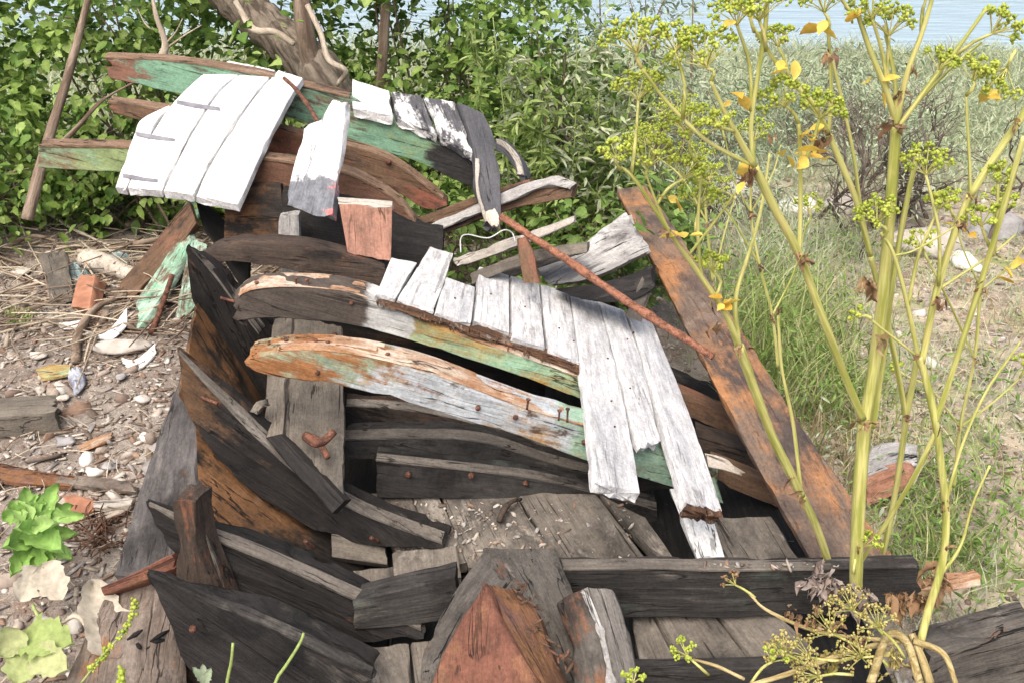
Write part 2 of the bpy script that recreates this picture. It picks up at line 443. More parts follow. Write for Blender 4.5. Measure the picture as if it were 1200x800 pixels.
# ------------------------------------------------------------------ the timber materials
WHITE, GREEN, GREEN2 = (.80, .80, .80), (.22, .40, .28), (.20, .25, .11)
RUST, ORANGE, BROWN, RBROWN = (.22, .085, .035), (.42, .17, .06), (.12, .07, .042), (.27, .10, .065)
BLACK, TAR, GREYW, DUST = (.012, .011, .011), (.03, .029, .029), (.24, .215, .185), (.20, .175, .145)
m_white = wood('white_painted_plank', (.27, .265, .26), (.46, .45, .44), [((.60, .60, .60), .70, 11, 5, .07), ((.38, .385, .40), .38, 9, 6, .12), ((.72, .72, .71), .32, 7, 3, .07), ((.34, .24, .16), .10, 12, 5, .06)], bump=.5, crack=.45, crackcol=(.12, .11, .10), dirt=.32, dirtcol=(.24, .22, .20), split=.5)
m_whiteclean = wood('bright_white_plank', (.34, .33, .31), (.5, .48, .46), [((.78, .78, .76), .95, 8, 3, .05), ((.54, .53, .52), .20, 14, 4, .06)], bump=.4, crack=.4, crackcol=(.14, .13, .12), dirt=.2, dirtcol=(.28, .26, .24), split=.4)
m_whiteend = wood('white_plank_greyed_end', (.30, .28, .26), (.45, .42, .4), [((.84, .84, .83), .95, 8, 3, .05), ((.17, .18, .20), .42, 8, 1.3, .06, ('X', -.02, .14, .75)), ((.60, .20, .19), .02, 14, 1, .03, [('X', 0, .05, .25), ('Y', 0, .03, .22)])], bump=.4, crack=.4, dirt=.1, dirtcol=(.3, .29, .28))
m_capgrey = wood('black_and_white_plank', (.05, .05, .055), (.11, .11, .12), [((.70, .70, .69), .52, 9, 2.0, .05)], bump=.4, crack=.5)
m_capdark = wood('slate_grey_plank', (.055, .057, .063), (.10, .10, .108), [((.42, .42, .43), .18, 12, 3, .06)], bump=.4, crack=.4)
m_greenA = wood('green_beam_rusty', (.17, .10, .055), (.30, .20, .12), [((.30, .40, .25), .85, 5, 2.5, .07), (GREEN, .42, 5, 2.2, .06), ((.36, .20, .05), .47, 5, 3, .10), ((.46, .46, .44), .5, 7, 5, .06, [('X', -.26, -.14, -1.2), ('X', -.5, -.36, .4)]), (RUST, .15, 9, 1.3, .07), ((.075, .062, .052), .5, 6, 2.5, .10, ('X', -.25, -.40, 1.3))], bump=.5, crack=.6, dirt=.3)
m_greenB = wood('green_beam_greyed', (.20, .12, .07), (.36, .26, .17), [((.40, .43, .45), .72, 7, 3, .06, ('X', -.45, -.10, .32)), ((.27, .40, .30), .45, 5, 2.5, .06, ('X', .05, .3, .7)), ((.34, .19, .06), .42, 6, 2.4, .08), ((.24, .30, .21), .42, 9, 2, .06, ('X', -.2, -.4, .2)), ((.26, .12, .05), .36, 9, 3, .06, ('X', -.15, -.42, .2)), ((.09, .055, .035), .27, 11, 2.5, .05)], bump=.65, crack=.9, dirt=.45)
m_greenT = wood('green_beam_flaking', (.07, .055, .045), (.18, .13, .10), [((.165, .30, .205), .62, 5, 2.6, .05), (GREEN2, .34, 5, 2, .10), ((.19, .10, .07), .42, 6, 2.6, .05, ('X', -.35, -.72, .35)), ((.22, .22, .23), .30, 6, 2.5, .06), (TAR, .30, 5, 2, .08, ('X', .3, .6, .9))], bump=.55, crack=.7, dirt=.4)
m_baretop = wood('bare_orange_wood', (.24, .12, .06), (.46, .28, .17), [((.52, .44, .35), .44, 8, 5, .08), ((.27, .135, .06), .42, 10, 3, .08), ((.10, .06, .04), .25, 10, 2, .06)], bump=.8, crack=.9)
m_olive = wood('olive_beam', (.15, .10, .06), (.26, .19, .12), [((.22, .28, .13), .62, 5, 2.2, .07), ((.22, .34, .22), .34, 6, 2, .07), ((.14, .075, .05), .45, 5, 2.5, .07, ('X', -.3, .0, .8)), (ORANGE, .42, 8, 1.2, .08, ('X', -.62, -.70, .9))], bump=.55, crack=.7)
m_brown = wood('brown_bare_wood', (.08, .048, .03), (.19, .12, .075), [(RBROWN, .36, 5, 3, .10), ((.035, .03, .027), .36, 6, 2, .10)], bump=.7, crack=.9)
m_darkbrown = wood('dark_beam', (.03, .023, .019), (.085, .062, .047), [(BLACK, .42, 5, 2.5, .08), ((.22, .09, .05), .27, 7, 3, .07), ((.19, .22, .15), .25, 6, 2, .06, ('X', .1, .5, .6))], bump=.75, crack=.9)
m_tar = wood('tarred_wood', (.009, .008, .008), (.030, .027, .025), [((.085, .076, .066), .27, 8, 5, .08), ((.16, .068, .028), .22, 8, 2.4, .05), ((.006, .006, .006), .38, 6, 2, .08), ((.22, .19, .16), .05, 30, 1.5, .04)], bump=.9, crack=.9, rough=.70, spec=.25, dirt=.15, split=1.0)
m_tarrust = wood('tarred_wood_rust_stained', (.018, .016, .015), (.055, .045, .036), [((.16, .082, .038), .55, 5, 1.3, .09, ('X', .15, -.25, .3)), ((.25, .125, .055), .26, 6, 1, .09, ('X', .1, -.25, .2)), ((.30, .25, .19), .14, 9, 1.2, .06), ((.34, .27, .20), .2, 9, 1.2, .06), ((.012, .011, .01), .46, 5, 1.3, .09)], bump=.8, crack=.8, rough=.75)
m_ribtip = wood('tarred_rib_brown_tip', (.009, .008, .008), (.030, .026, .023), [((.115, .066, .036), .36, 7, 1.8, .07, ('X', .0, -.42, .40)), ((.10, .09, .08), .25, 8, 5, .08), ((.006, .006, .006), .38, 6, 1.8, .08), ((.36, .15, .06), .06, 26, 1.4, .04)], bump=.9, crack=.9, rough=.72, spec=.25, dirt=.15, split=1.0)
m_black = wood('black_tar_and_shade_board', (.008, .008, .008), (.022, .021, .02), [((.06, .035, .02), .22, 5, 1.6, .10)], bump=.5, crack=.4, rough=.8)  # tar black, also used to put the interior's shade into the boards
m_grey = wood('grey_weathered_timber', (.105, .09, .074), (.22, .195, .16), [((.075, .068, .06), .40, 4, 2.2, .13), (RUST, .12, 7, 1, .06)], bump=.55, crack=.8)
m_floor = wood('dusty_floor_board', (.10, .088, .074), (.205, .182, .155), [((.06, .054, .048), .42, 6, 1.6, .10), ((.27, .245, .21), .32, 10, 1.6, .08), ((.17, .09, .06), .16, 6, 1.5, .06)], bump=.6, crack=.8, dirt=.3)
m_frame = wood('blackened_frame', (.020, .019, .018), (.060, .056, .052), [((.17, .155, .135), .28, 6, 4, .09), (BLACK, .40, 5, 1.6, .09), ((.065, .08, .07), .25, 5, 2, .08)], bump=.65, crack=.8)
m_keel = wood('cracked_grey_keelson', (.055, .05, .044), (.14, .128, .112), [((.03, .027, .025), .40, 6, 2, .09), ((.19, .09, .05), .25, 7, 1.4, .07), ((.24, .22, .19), .18, 10, 3, .06)], bump=1.0, crack=1.0, split=1.0)
m_red = wood('red_brown_painted_block', (.10, .055, .035), (.18, .095, .06), [((.155, .068, .046), .90, 6, 1.3, .06), ((.20, .098, .056), .34, 8, 1.3, .08), ((.17, .14, .12), .16, 14, 1, .05), ((.09, .04, .028), .30, 10, 1.4, .06)], bump=.7, crack=.6, dirt=.5)
m_redtop = wood('rotten_orange_wood', (.11, .055, .033), (.22, .11, .06), [((.21, .105, .052), .50, 12, 1.6, .07), ((.17, .09, .075), .36, 7, 1.6, .07), ((.30, .18, .10), .24, 16, 1.4, .06), ((.05, .04, .035), .30, 12, 1.3, .06)], bump=1.0, crack=1.0)
m_pink = wood('faded_red_panel', (.24, .15, .11), (.33, .21, .16), [((.31, .165, .12), .92, 6, 3, .10), ((.20, .115, .085), .30, 7, 3, .10), ((.36, .28, .22), .16, 10, 2, .06)], bump=.3, crack=.35)
m_rusty = wood('rusty_plank', (.12, .085, .062), (.21, .155, .118), [((.35, .17, .075), .50, 4.5, 1.5, .09), ((.075, .058, .050), .40, 5, 1.8, .09), ((.27, .215, .18), .26, 6, 2, .08), ((.43, .21, .085), .22, 8, 1.2, .06)], bump=.6, crack=.4, rough=.7, dirt=.4, split=.3)
m_hullout = wood('grey_outer_planking', (.045, .042, .042), (.115, .108, .105), [((.17, .155, .14), .34, 6, 2.5, .09), ((.28, .12, .05), .24, 9, 2, .05), ((.03, .028, .027), .40, 5, 2, .09)], bump=.6, crack=.7)
m_dusty = wood('earth_covered_plank', (.08, .062, .05), (.18, .145, .12), [((.24, .20, .165), .38, 6, 1.6, .10), ((.24, .11, .05), .28, 7, 1.6, .07), ((.045, .04, .036), .36, 6, 1.6, .08)], bump=.8, crack=.6)
m_edge = wood('skylit_grey_edge', (.085, .075, .065), (.19, .17, .145), [((.26, .235, .20), .34, 8, 5, .08), ((.04, .036, .033), .36, 8, 4, .08), ((.19, .09, .05), .2, 9, 3, .06)], bump=.7, crack=.9)  # sky light on the top faces, put into a paler grey
m_brownedge = wood('worn_brown_edge', (.13, .08, .05), (.28, .19, .13), [((.33, .25, .19), .35, 8, 5, .08), ((.06, .04, .03), .35, 8, 4, .08)], bump=.8, crack=.9)
m_drift = wood('silver_driftwood', (.24, .23, .22), (.44, .43, .41), [((.60, .60, .58), .36, 6, 2, .10), ((.11, .10, .095), .30, 5, 2, .08)], bump=.9, crack=1.0)
m_greenchip = wood('green_painted_board', (.10, .07, .05), (.2, .14, .1), [((.36, .50, .40), .48, 6, 2, .05), (GREEN, .42, 6, 2, .06), (BROWN, .30, 7, 2, .06)], bump=.5, crack=.6)
m_whitegreen = wood('white_and_green_strip', (.30, .29, .27), (.46, .45, .42), [((.78, .80, .78), .74, 6, 3, .06), ((.34, .55, .44), .24, 7, 2, .06, ('X', -.1, .25, .5)), (RUST, .16, 7, 1, .06, ('X', .1, .25, .7))], bump=.5, crack=.5)
m_lightgrey = wood('pale_grey_batten', (.30, .27, .23), (.46, .43, .38), [((.16, .14, .12), .30, 6, 3, .1)], bump=.5, crack=.7)
m_iron = stonemat('rusty_iron', (.06, .03, .022), (.18, .078, .05), 40, .85, (.28, .15, .10), 1.0)
m_lead = stonemat('dark_lead_strip', (.14, .14, .16), (.22, .22, .24), 30, .6)
m_paleend = wood('pale_broken_wood', (.42, .36, .29), (.62, .56, .48), [((.22, .17, .13), .3, 9, 1, .08)], bump=.9, crack=.8)

B = lambda y: V((0, y, 0))
# ------------------------------------------------------------------ the hull
hull = thing('boat_wreck', 'blackened broken hull of a wooden boat with pointed ribs and dusty floor boards', 'boat wreck', (0, 2.2, 0))
fl = plane3(W(450, 650, 2.16), W(860, 655, 2.10), W(600, 585, 2.34))
def flo(name, pts, mat=m_floor, th=.035, dz=0.0, **k):
    pl = (fl[0] + V((0, 0, dz)), fl[1])
    c = [PL(x, y, pl) for x, y in pts]
    return board(name, *c, V((0, 0, -th)), mat, hull, ch=.004, chip=.004, warp=.003, rough=.0015, **k)
# long edges run towards the camera
flo('floor_board', [(432, 577), (472, 663), (547, 660), (514, 574)])
flo('floor_board', [(517, 575), (549, 665), (660, 668), (602, 575)])
flo('floor_board', [(605, 575), (662, 672), (768, 668), (700, 578)], dz=.004)
flo('floor_board', [(703, 578), (760, 640), (800, 668), (758, 606)], dz=-.004)
flo('floor_board', [(800, 606), (838, 668), (945, 664), (905, 604)], dz=-.01)
flo('floor_board', [(738, 716), (752, 783), (796, 780), (762, 716)], dz=.03)
flo('floor_board', [(765, 716), (798, 776), (878, 772), (836, 716)], dz=.03)
flo('floor_board', [(839, 716), (881, 772), (965, 768), (912, 718)], dz=.03)
flo('floor_board', [(396, 762), (420, 815), (486, 810), (478, 752)], dz=.035)
flo('floor_board', [(481, 752), (489, 812), (530, 808), (520, 748)], dz=.035)
tag(flo('floor_board', [(460, 646), (463, 683), (541, 676), (536, 638)], th=.05, dz=.02), 'short floor board with pale bird droppings')
flo('floor_board', [(393, 671), (396, 694), (466, 688), (463, 662)], dz=.0, th=.05, mat=m_floor)
tag(board('floor_board', W(386, 622, 2.16), W(452, 641, 2.17), W(455, 662, 2.12), W(388, 652, 2.11), V((0, .02, -.03)), m_grey, hull), 'grey cracked board by the ribs')
for (x0, x1, y0, y1) in ((-.95, -.6, 1.45, 3.2), (-.59, -.3, 1.45, 3.25), (-.29, .02, 1.4, 3.3), (.03, .34, 1.4, 3.3), (.35, .62, 1.5, 3.3), (.63, .92, 1.75, 3.2)):
    zz = .075 + .01 * random.random()
    board('added_shade_plank', V((x0, y0, zz)), V((x0 - .05, y1, zz + .03)), V((x1 - .05, y1, zz + .03)), V((x1, y0, zz)), V((0, 0, -.04)), m_black, hull, res=.05)  # black boards added under everything so the floor gaps look dark
# frames across the floor
timber('cross_frame', WL([(655, 667, 1.885), (760, 666, 1.89), (880, 668, 1.9), (1082, 664, 1.93)]), WL([(655, 729, 1.87), (760, 723, 1.88), (880, 724, 1.88), (1082, 718, 1.91)]), V((0, .05, .0)), m_frame, hull, rag=(.002, .012))
CF = hull.children[-1] if hull.children[-1].name.startswith('cross_frame') else [o for o in hull.children if o.name.startswith('cross_frame')][-1]
timber('cross_frame', WL([(412, 704, 1.87), (470, 690, 1.88), (535, 674, 1.90)]), WL([(414, 738, 1.85), (470, 734, 1.855), (540, 724, 1.87)]), V((0, .06, .0)), m_frame, hull)
timber('cross_frame', WL([(735, 786, 1.665), (860, 784, 1.67), (1000, 776, 1.70)]), WL([(735, 822, 1.65), (860, 822, 1.66), (1000, 816, 1.69)]), V((0, .04, 0)), m_frame, hull)
timber('cross_frame', WL([(1085, 771, 1.68), (1140, 754, 1.72), (1215, 735, 1.76)]), WL([(1085, 830, 1.66), (1140, 815, 1.69), (1215, 800, 1.72)]), V((.0, .09, .0)), m_keel, hull, rag=(.01, .0))
# ribs of the port side, each sawn to a point
def rib(top, bot, ext, mat, **k): return timber('rib', WL(top), WL(bot), ext, mat, hull, rag=(.0, .006), ch=.003, rough=.006, chip=.012, res=.014, warp=.006, knife=.22, **k)
rib([(219, 288, 2.66), (243, 312, 2.66), (272, 350, 2.66), (306, 396, 2.66), (336, 440, 2.66)], [(217, 296, 2.66), (225, 350, 2.66), (238, 400, 2.66), (262, 470, 2.65), (300, 520, 2.64)], V((.02, .075, .01)), m_ribtip)
rib([(207, 409, 2.22), (250, 458, 2.21), (300, 510, 2.20), (352, 556, 2.19), (420, 598, 2.18), (523, 637, 2.16)], [(209, 420, 2.22), (222, 492, 2.20), (262, 545, 2.18), (312, 588, 2.17), (400, 634, 2.15), (522, 643, 2.15)], V((.015, .07, .012)), m_ribtip)
rib([(171, 588, 1.93), (240, 625, 1.92), (319, 658, 1.90), (400, 694, 1.885), (499, 739, 1.86)], [(173, 596, 1.93), (200, 645, 1.90), (262, 708, 1.87), (370, 752, 1.85), (497, 750, 1.85)], V((.01, .07, .012)), m_tar)
rib([(171, 671, 1.72), (240, 701, 1.71), (337, 743, 1.69), (440, 795, 1.67)], [(174, 682, 1.72), (198, 728, 1.69), (226, 790, 1.66), (330, 850, 1.63)], V((.01, .07, .012)), m_tar)
def worn(part, top, ext, px=2.6, dz=.003, mat=None):  # sky light painted on hull top edges; brown strips on beams are wear
    return timber('skylit_worn_edge', [W(*p) + V((0, -.003, dz)) for p in top], [W(p[0], p[1] + px, p[2]) + V((0, -.003, 0)) for p in top], ext, mat or m_edge, part, rag=(.004, .004), ch=.002, chip=.002, warp=.001, rough=.0015, knife=.22 if part.name.startswith('rib') else 0)
RIBS = [o for o in hull.children if o.name.startswith('rib')]
worn(RIBS[0], [(224, 292, 2.66), (243, 312, 2.66), (272, 350, 2.66), (304, 392, 2.66)], V((.012, .04, .008)), 2)  # strips stand in for sky light on the rib tops
worn(RIBS[1], [(209, 411, 2.22), (250, 458, 2.21), (300, 510, 2.20), (352, 556, 2.19), (420, 598, 2.18), (518, 635, 2.16)], V((.008, .036, .008)))
worn(RIBS[2], [(174, 589, 1.93), (240, 625, 1.92), (319, 658, 1.90), (400, 694, 1.885), (494, 736, 1.86)], V((.006, .032, .008)))
worn(RIBS[3], [(174, 672, 1.72), (240, 701, 1.71), (337, 743, 1.69), (436, 793, 1.67)], V((.005, .024, .006)), mat=m_frame)
# broken stub standing between the two lower ribs
timber('rib_stub', WL([(200, 586, 1.86), (205, 640, 1.84), (206, 712, 1.80)]), WL([(228, 587, 1.86), (234, 640, 1.84), (262, 715, 1.80)]), V((.02, .07, .0)), m_darkbrown, hull, rag=(.006, .0))
timber('rib_stub', WL([(233, 618, 1.875), (243, 660, 1.85), (262, 716, 1.82)]), WL([(238, 616, 1.875), (252, 660, 1.85), (270, 716, 1.82)]), V((.0, .04, .0)), m_grey, hull, rag=(.02, .0), res=.012)
worn(CF, [(658, 666, 1.885), (760, 665, 1.89), (880, 667, 1.9), (1076, 663, 1.93)], V((0, .034, .003)), 2)  # pale strip stands in for sky light on the frame top
# planking of the port side
def plank(a, b, ext, mat, **k): return timber('hull_or_shade_plank', WL(a), WL(b), ext, mat, hull, **k)
tag(plank([(228, 470, 2.31), (300, 535, 2.29), (360, 596, 2.26), (432, 652, 2.22)], [(232, 642, 1.985), (262, 656, 1.98), (330, 688, 1.96), (410, 712, 1.94)], V((-.01, .02, -.035)), m_tarrust, warp=.012), 'rust stained inner plank')
tag(plank([(236, 330, 2.74), (290, 420, 2.72), (335, 505, 2.70)], [(212, 455, 2.34), (262, 520, 2.31), (318, 575, 2.28)], V((-.02, .02, -.03)), m_tarrust, warp=.01), 'brown stained inner plank')
plank([(196, 660, 1.93), (240, 690, 1.90), (280, 712, 1.87)], [(198, 790, 1.72), (250, 805, 1.70), (300, 830, 1.66)], V((-.01, .02, -.03)), m_tarrust, warp=.01)
tag(plank([(243, 352, 2.84), (205, 455, 2.44), (163, 575, 2.14), (132, 676, 1.93)], [(266, 372, 2.80), (232, 470, 2.36), (229, 590, 2.06), (204, 672, 1.90)], V((.02, 0, -.03)), m_hullout, warp=.006), 'grey outer plank sloping to the ground')
plank([(128, 684, 1.90), (88, 770, 1.72), (64, 830, 1.62)], [(200, 676, 1.88), (205, 760, 1.72), (212, 830, 1.62)], V((.02, 0, -.03)), m_dusty)
timber('rubbing_strake', WL([(113, 688, 1.86), (160, 668, 1.86), (203, 646, 1.87)]), WL([(120, 697, 1.85), (164, 681, 1.85), (206, 664, 1.86)]), V((.02, .03, -.03)), m_red, hull, rag=(.006, .012))
# boards of the far port side, mostly added in black so the gaps behind the beams read dark
plank([(228, 232, 3.18), (258, 262, 3.16), (292, 300, 3.12)], [(238, 270, 3.10), (258, 300, 3.05), (290, 350, 3.0)], V((.0, .04, 0)), m_black)
tag(plank([(262, 215, 3.12), (300, 216, 3.12), (330, 216, 3.12)], [(262, 300, 3.02), (300, 300, 3.02), (336, 300, 3.02)], V((.0, .04, 0)), m_tarrust), 'rusty board under the white planks')
plank([(330, 222, 3.06), (400, 232, 3.06), (520, 270, 3.06)], [(330, 330, 2.92), (400, 330, 2.92), (520, 340, 2.92)], V((.0, .04, 0)), m_black)
plank([(300, 330, 2.88), (450, 335, 2.90), (640, 400, 2.95)], [(300, 430, 2.80), (450, 440, 2.82), (640, 490, 2.88)], V((.0, .04, 0)), m_black)
plank([(300, 420, 2.78), (450, 440, 2.80), (700, 500, 2.85)], [(300, 520, 2.70), (450, 530, 2.72), (700, 590, 2.76)], V((.0, .04, 0)), m_black)
plank([(700, 400, 2.98), (800, 440, 3.0), (920, 490, 3.0)], [(700, 500, 2.84), (800, 540, 2.84), (930, 570, 2.84)], V((.0, .04, 0)), m_tar)
plank([(750, 560, 2.55), (830, 560, 2.58), (935, 560, 2.62)], [(750, 640, 2.40), (830, 630, 2.42), (940, 650, 2.44)], V((.0, .04, 0)), m_black)
# stringers low along the inside, sky light painted pale along each top edge
def stringer(front_top, front_bot, depth, mat=m_frame, **k):
    s = timber('stringer', WL(front_top), WL(front_bot), V((0, depth, .012)), mat, hull, **k)
    worn(s, front_top, V((0, depth * .5, .008)), 2); return s
stringer([(404, 474, 2.50), (470, 478, 2.52), (560, 496, 2.55), (690, 545, 2.60)], [(404, 503, 2.48), (470, 504, 2.50), (560, 520, 2.53), (690, 570, 2.58)], .05, m_darkbrown)
stringer([(402, 514, 2.42), (492, 512, 2.44), (567, 517, 2.46), (640, 540, 2.50), (700, 556, 2.52)], [(402, 538, 2.40), (492, 540, 2.41), (567, 552, 2.43), (640, 566, 2.46), (700, 580, 2.50)], .075)
stringer([(440, 538, 2.37), (560, 551, 2.375), (640, 562, 2.38), (770, 596, 2.40)], [(440, 584, 2.345), (560, 585, 2.345), (640, 589, 2.345), (775, 622, 2.36)], .05)
timber('stringer', WL([(404, 585, 2.24), (430, 600, 2.235), (460, 620, 2.23)]), WL([(404, 572, 2.28), (432, 585, 2.28), (462, 606, 2.28)]), V((0, .02, -.03)), m_grey, hull)
# starboard leftovers under the fallen deck
tag(plank([(833, 543, 2.42), (880, 560, 2.44), (925, 575, 2.46)], [(833, 563, 2.40), (880, 582, 2.42), (925, 600, 2.44)], V((0, .06, .01)), m_brown, rag=(.01, .03)), 'splintered brown plank end')
plank([(780, 455, 2.78), (815, 470, 2.78), (870, 492, 2.78)], [(780, 474, 2.76), (815, 492, 2.76), (868, 512, 2.76)], V((0, .06, .01)), m_brown, rag=(.01, .03))
plank([(815, 510, 2.6), (860, 525, 2.62), (915, 540, 2.64)], [(815, 530, 2.58), (860, 548, 2.6), (915, 560, 2.62)], V((0, .08, .01)), m_darkbrown, rag=(.01, .03))
# keelson: slanting timber, cracked top and the grey block
K = lambda *p: W(*p)
timber('keelson', [K(492, 800, 1.56), K(497, 760, 1.62), K(528, 700, 1.76), K(566, 645, 1.93)], [K(545, 812, 1.5), K(560, 770, 1.58), K(592, 720, 1.70), K(640, 655, 1.90)], V((.03, .0, -.12)), m_keel, hull, warp=.006)
timber('keelson', [K(566, 640, 1.95), K(575, 690, 1.80), K(596, 740, 1.70), K(640, 800, 1.56)], [K(650, 644, 1.93), K(668, 690, 1.79), K(690, 735, 1.69), K(712, 800, 1.56)], V((.0, .02, -.14)), m_keel, hull, warp=.010, rough=.005)
m_block = wood('pale_grey_block', (.12, .11, .098), (.27, .25, .225), [((.36, .34, .31), .3, 8, 3, .07), ((.06, .055, .05), .34, 7, 2, .08)], bump=.9, crack=1.0)
gb = timber('keelson_block', [K(650, 706, 1.70), K(664, 745, 1.62), K(672, 805, 1.5)], [K(678, 688, 1.705), K(700, 740, 1.60), K(715, 808, 1.47)], V((.06, .05, -.10)), m_keel, hull, ch=.008, rough=.006)
timber('keelson_block', [K(681, 687, 1.71), K(703, 740, 1.605), K(718, 806, 1.475)], [K(722, 690, 1.735), K(738, 732, 1.66), K(750, 792, 1.55)], V((-.02, .03, -.10)), m_block, hull, ch=.014)
timber('white_ridge', [K(679, 687, 1.706), K(700, 738, 1.603), K(714, 806, 1.473)], [K(685, 687, 1.708), K(707, 738, 1.605), K(722, 806, 1.476)], V((.0, .01, -.012)), m_drift, hull, rag=(.01, .01), ch=.002, chip=.05, rough=.004, res=.008)
# the red-brown wedge on the keelson
timber('wedge_block', [K(564, 681, 1.68), K(540, 722, 1.60), K(516, 768, 1.525), K(500, 812, 1.46)], [K(572, 684, 1.68), K(585, 722, 1.575), K(606, 760, 1.48), K(640, 815, 1.38)], V((.05, .06, -.09)), m_red, hull, rag=(0, 0), ch=.006, curve=False, warp=.002, rough=.001)
timber('wedge_block', [K(574, 684, 1.69), K(588, 722, 1.585), K(609, 760, 1.49), K(643, 812, 1.39)], [K(606, 690, 1.71), K(628, 712, 1.66), K(645, 760, 1.56), K(668, 812, 1.46)], V((.02, .05, -.08)), m_redtop, hull, rag=(.004, .004), ch=.006, warp=.008, rough=.007)
g = Geo()
for k in range(46):
    t = random.random(); p = K(610 + 45 * t + random.uniform(-12, 18), 690 + 90 * t + random.uniform(-10, 10), 1.70 - .19 * t)
    d = V((random.uniform(-1, 1), random.uniform(-1.4, .3), random.uniform(-.2, .5))).normalized() * random.uniform(.006, .02)
    g.tube([p - d, p, p + d], [.002, .0035, .001], 5, .01, .002)
g.obj('rotten_splinters', m_brown, hull)

def nail(p, d, ln, parent, r=.003, mat=None, head=True):
    g = Geo(); d = d.normalized(); e = p + d * ln
    g.tube([p - d * .01, p + d * ln * .5, e], [r, r * .9, r], 6, .01, .0006)
    if head: g.tube([e - d * .001, e + d * .0015, e + d * .003], [r * 2.1, r * 2.3, r * 1.6], 8, .002)
    return g.obj('nail', mat or m_iron, parent)
def bolt(p, nrm, r, parent, mat=None):
    g = Geo(); nrm = nrm.normalized()
    g.tube([p - nrm * .006, p + nrm * .003, p + nrm * .006], [r * 1.25, r * 1.2, r * .8], 12, .004, .001)
    return g.obj('bolt_head', mat or m_iron, parent)
for x, y, Y, dx, dy in ((239, 466, 2.2, 1, .1), (262, 350, 2.64, 1, 0), (303, 400, 2.65, .2, -.3), (442, 633, 2.14, -.2, -.6), (366, 640, 1.9, -.2, -.8)):
    nail(W(x, y, Y), V((dx, -.55, -dy)), .045, hull, .005, head=False)
for x, y, Y in ((478, 556, 2.35), (552, 557, 2.35), (616, 566, 2.36), (226, 737, 1.66)):
    bolt(W(x, y, Y), V((0, -1, .1)), .0065, hull)
g = Geo()
g.tube([W(585, 611, 2.24), W(590, 598, 2.27), W(598, 588, 2.29), W(611, 584, 2.32)], [.008, .009, .007, .004], 6, .01, .002)
tag(g.obj('bent_stick', m_darkbrown), 'small dark bent stick lying on the dusty floor boards', 'stick')
for x, y in ((508, 672), (516, 674), (512, 677)):
    p = PL(x, y, (fl[0] + V((0, 0, .022)), fl[1]))
    rock('bird_dropping', p, (.018, .008, .003), m_white, x, hull, sub=2, rot=.4)
# ------------------------------------------------------------------ middle deck section: two beams and the white planks nailed to them
deck = thing('deck_section', 'middle deck section of two green beams with white planks falling to the right', 'deck section', (.1, 2.4, 0))
DP = plane3(W(450, 346, 2.52), W(683, 434, 2.56), W(702, 492, 2.31))
dpn = DP[1]
bA = timber('deck_beam', WL([(264, 357, 2.47), (278, 344, 2.47), (301, 338, 2.48), (350, 336, 2.49), (397, 341, 2.50), (437, 351, 2.51), (500, 379, 2.52), (590, 410, 2.54), (690, 444, 2.57), (790, 487, 2.60)]),
            WL([(268, 379, 2.46), (280, 376, 2.46), (318, 374, 2.47), (360, 377, 2.48), (402, 381, 2.49), (470, 396, 2.50), (515, 410, 2.51), (600, 438, 2.53), (700, 476, 2.56), (795, 520, 2.58)]),
            V((.0, .075, .012)), m_greenA, deck, rag=(.03, .01), ch=.005)
tag(bA, 'rusty green beam with a dark split end')
bB = timber('deck_beam', WL([(286, 424, 2.24), (299, 415, 2.24), (336, 410, 2.25), (390, 411, 2.26), (450, 420, 2.27), (504, 435, 2.28), (560, 456, 2.29), (612, 476, 2.30), (690, 499, 2.31), (785, 540, 2.34), (848, 563, 2.36)]),
            WL([(288, 430, 2.235), (311, 439, 2.235), (350, 445, 2.24), (402, 453, 2.25), (470, 470, 2.26), (515, 483, 2.27), (560, 497, 2.28), (605, 510, 2.29), (690, 541, 2.30), (789, 573, 2.33), (850, 592, 2.35)]),
            V((.0, .07, .012)), m_greenB, deck, rag=(.008, .02), ch=.005)
tag(bB, 'grey and green beam with rust stains, nearest the camera')
# worn bare upper edges of the beams
timber('bare_edge', WL([(276, 346, 2.475), (301, 336.5, 2.485), (350, 334.5, 2.495), (397, 339, 2.505), (437, 349, 2.515), (500, 377, 2.525), (590, 408, 2.545), (683, 440, 2.57)]),
       WL([(277, 348, 2.470), (302, 339.5, 2.475), (350, 337.5, 2.485), (397, 343, 2.495), (437, 353, 2.505), (500, 381.5, 2.517), (590, 412, 2.537), (683, 444, 2.562)]), V((0, .07, .008)), m_baretop, bA, rag=(.006, .004), ch=.003)
timber('bare_edge', WL([(296, 416, 2.245), (336, 408.5, 2.255), (390, 409, 2.265), (450, 418, 2.275), (504, 433, 2.285), (560, 454, 2.295), (612, 474, 2.305), (688, 497, 2.312)]),
       WL([(297, 419, 2.240), (336, 412.5, 2.246), (390, 413.5, 2.256), (450, 423, 2.266), (504, 438, 2.276), (560, 458, 2.286), (612, 478, 2.296), (688, 501, 2.304)]), V((0, .066, .008)), m_baretop, bB, rag=(.006, .004), ch=.003)
tag(timber('edge_strip', WL([(449, 413, 2.345), (504, 430, 2.355), (560, 450, 2.365), (692, 489, 2.385)]), WL([(449, 425, 2.34), (504, 442, 2.35), (560, 462, 2.36), (692, 505, 2.38)]), V((0, .02, .01)), m_white, deck), 'white strip behind the front beam')
def dp(pts): return [PL(x, y, DP) for x, y in pts]
def dplank(Lp, Rp, mat=m_white, lift=0.0, **k):
    k = {'rag': (.003, .008), 'chip': .004, 'ch': .002, 'warp': .0012, 'rough': .0016, **k}
    up = dpn * (.028 + lift)
    return timber('deck_plank', [p + up * 0 + dpn * lift for p in dp(Lp)], [p + dpn * lift for p in dp(Rp)], -dpn * .028, mat, deck, **k)
